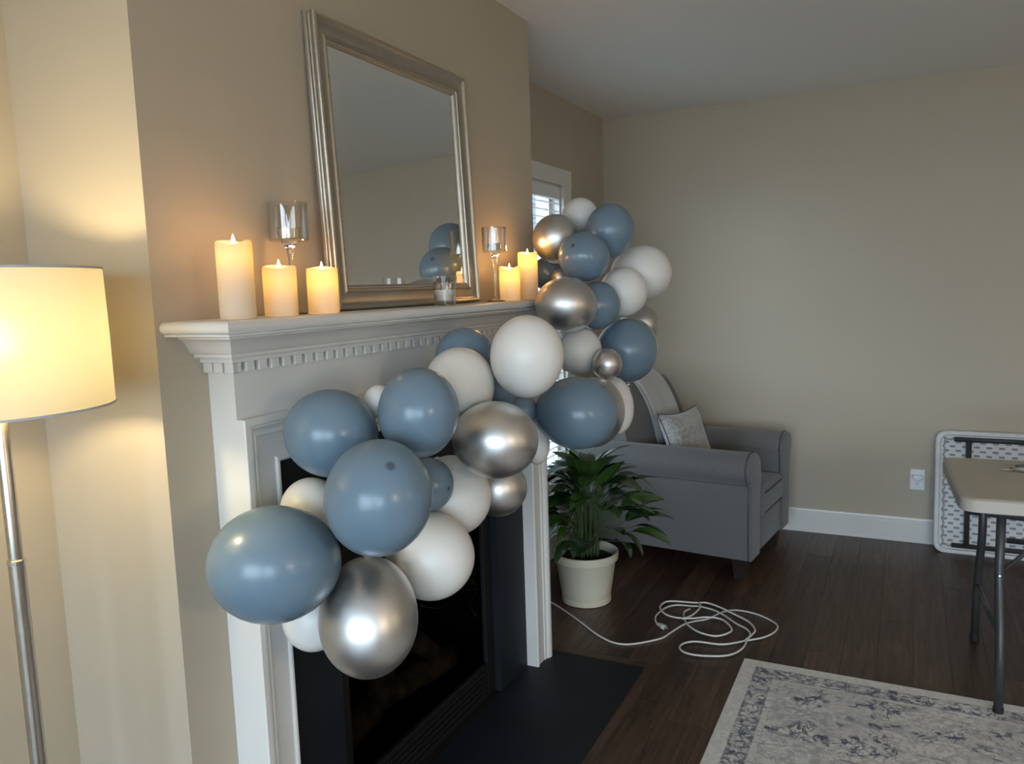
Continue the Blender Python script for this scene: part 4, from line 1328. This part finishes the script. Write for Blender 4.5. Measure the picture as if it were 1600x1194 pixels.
# ------------------------------------------------------------------ folded table leaning on the back wall
FH = 0.645
ft = thing('leaning_folding_table', 'folded table leaning on the back wall with its dimpled underside showing', 'table', (0.157, 4.600, 0.0))
lean = math.atan2(0.095, FH)
ft.rotation_euler = (-lean, 0, 0)
rr = round_poly([(0, 0), (1.22, 0), (1.22, FH), (0, FH)], 0.060, 7)
r2 = round_poly([(0.024, 0.024), (1.196, 0.024), (1.196, FH - 0.024), (0.024, FH - 0.024)], 0.045, 7)
bm = bmesh.new()
vr = strips(bm, [[(p[0], 0.030, p[1]) for p in r2], [(p[0], 0.040, p[1]) for p in rr], [(p[0], 0.004, p[1]) for p in rr], [(p[0] * .8 + q[0] * .2, 0.0, p[1] * .8 + q[1] * .2) for p, q in zip(rr, r2)],
                 [(p[0] * .15 + q[0] * .85, 0.0, p[1] * .15 + q[1] * .85) for p, q in zip(rr, r2)], [(p[0], 0.014, p[1]) for p in r2]], close_ring=True)
obj('table_rim', bm, M_UNDER, ft, angle=35)
up_ = obj('underside', prism(bmesh.new(), r2, 'y', 0.013, 0.032), M_UNDER, ft)
bm = bmesh.new()  # thin dark tiles that paint the shade inside the dimples
row = 0
z = 0.045
while z < FH - 0.04:
    x = 0.050 + (0.028 if row % 2 else 0)
    while x < 1.18:
        prism(bm, round_poly([(x - 0.014, z - 0.0055), (x + 0.014, z - 0.0055), (x + 0.014, z + 0.0055), (x - 0.014, z + 0.0055)], 0.005, 2), 'y', 0.0122, 0.0135)
        x += 0.056
    z += 0.0225; row += 1
o = obj('dimple_shades', bm, M_DIMPLESHADE, up_)
o['kind'] = 'stuff'
bm = bmesh.new()                                   # scalloped bead inside the rim, its grey darkened to paint its wavy shadows
pts = []
x0, x1, z0_, z1_ = 0.036, 1.184, 0.036, FH - 0.036
k = 0
seq = [(x0, z) for z in [z0_ + (z1_ - z0_) * i / 96 for i in range(97)]] + [(x, z1_) for x in [x0 + (x1 - x0) * i / 180 for i in range(1, 181)]] + [(x1, z) for z in [z1_ - (z1_ - z0_) * i / 96 for i in range(1, 97)]] + [(x, z0_) for x in [x1 - (x1 - x0) * i / 180 for i in range(1, 180)]]
cum = 0.0
for i, (x, z) in enumerate(seq):
    if i:
        cum += math.hypot(x - seq[i - 1][0], z - seq[i - 1][1])
    wv_ = 0.010 * abs(math.sin(PI * cum / 0.048))
    cx_, cz_ = 0.61 - x, FH / 2 - z
    if abs(x - x0) < 1e-6 or abs(x - x1) < 1e-6:
        pts.append((x + math.copysign(wv_, cx_), 0.011, z))
    else:
        pts.append((x, 0.011, z + math.copysign(wv_, cz_)))
tube(bm, pts, 0.0042, 5)
obj('scalloped_rib', bm, M_RIB, ft, smooth=True)
for nm, a_, c_, r_ in (('frame_rail', (0.085, -0.001, FH - 0.044), (1.135, -0.001, FH - 0.044), 0.0125), ('frame_rail', (0.085, -0.001, 0.045), (1.135, -0.001, 0.045), 0.0125),
                       ('folded_leg', (0.152, -0.006, 0.050), (0.152, -0.006, FH - 0.050), 0.0130),
                       ('folded_leg', (0.160, -0.010, 0.225), (1.02, -0.010, 0.190), 0.0120), ('folded_leg', (0.330, -0.014, 0.300), (1.02, -0.012, 0.330), 0.0110),
                       ('folded_leg', (0.330, -0.014, 0.098), (1.02, -0.014, 0.090), 0.0130), ('folded_leg', (1.068, -0.006, 0.050), (1.068, -0.006, FH - 0.050), 0.0130)):
    obj(nm, tube(bmesh.new(), [a_, c_], r_, 12), M_TUBE, ft, smooth=True)

# ------------------------------------------------------------------ outlet, night light, cutter
oc = thing('wall_outlet', 'white duplex wall outlet above the baseboard on the back wall', 'outlet', (0.076, YB, 0.352))
obj('cover_plate', newbox(-0.036, 0.036, -0.006, 0.0, -0.0575, 0.0575, bev=0.003, seg=2), M_PLASTICW, oc)
for sgn in (-1, 1):
    rc = obj('receptacle', prism(bmesh.new(), round_poly([(-0.0165, sgn * 0.0195 - 0.014), (0.0165, sgn * 0.0195 - 0.014), (0.0165, sgn * 0.0195 + 0.014), (-0.0165, sgn * 0.0195 + 0.014)], 0.008, 4), 'y', -0.0082, -0.005), M_PLASTICW, oc)
    for dx, hh in ((-0.0065, 0.0045), (0.0065, 0.0038)):
        obj('slot', newbox(dx - 0.0011, dx + 0.0011, -0.0087, -0.008, sgn * 0.0195 + 0.003 - hh, sgn * 0.0195 + 0.003 + hh), M_DARK, rc)
    obj('ground_hole', lathe(bmesh.new(), [(0.0026, 0), (0.0026, 0.0006), (0, 0.0006)], 10), M_DARK, rc, loc=(0, -0.0082, sgn * 0.0195 - 0.0075)).rotation_euler = (PI / 2, 0, 0)
nl = thing('night_light', 'small white plug-in night light in the upper outlet socket', 'night light', (0.076, YB - 0.0085, 0.372))
obj('body', newbox(-0.024, 0.024, -0.026, 0.0, -0.014, 0.008, bev=0.005, seg=3), M_PLASTICW, nl, angle=40)
bm = bmesh.new()
bmesh.ops.create_uvsphere(bm, u_segments=20, v_segments=10, radius=1.0)
for vv in bm.verts:
    vv.co = Vector((vv.co.x * 0.026, vv.co.y * 0.020 - 0.018, vv.co.z * 0.009 - 0.010))
obj('lens', bm, M_PLASTICW, nl, smooth=True)

ct = thing('utility_cutter', 'navy and silver cutter lying on the almond table top', 'cutter', (0.372, 3.335, TZ + 0.0006), math.radians(12))
obj('handle', prism(bmesh.new(), round_poly([(-0.004, -0.004), (0.11, -0.012), (0.12, 0.006), (0.11, 0.026), (0.004, 0.026)], 0.008, 4), 'z', 0.0, 0.020, bev=0.005, seg=2), M_NAVY, ct, angle=40)
obj('collar', prism(bmesh.new(), round_poly([(-0.022, 0.004), (0.022, -0.026), (0.034, -0.018), (0.030, -0.008), (-0.012, 0.014)], 0.003, 3), 'z', 0.0, 0.017, bev=0.003, seg=2), M_STEEL, ct, angle=40)
obj('blade', prism(bmesh.new(), [(-0.048, 0.002), (-0.030, -0.006), (-0.015, -0.007), (-0.015, 0.006), (-0.040, 0.006)], 'z', 0.006, 0.0075), M_STEEL, ct)
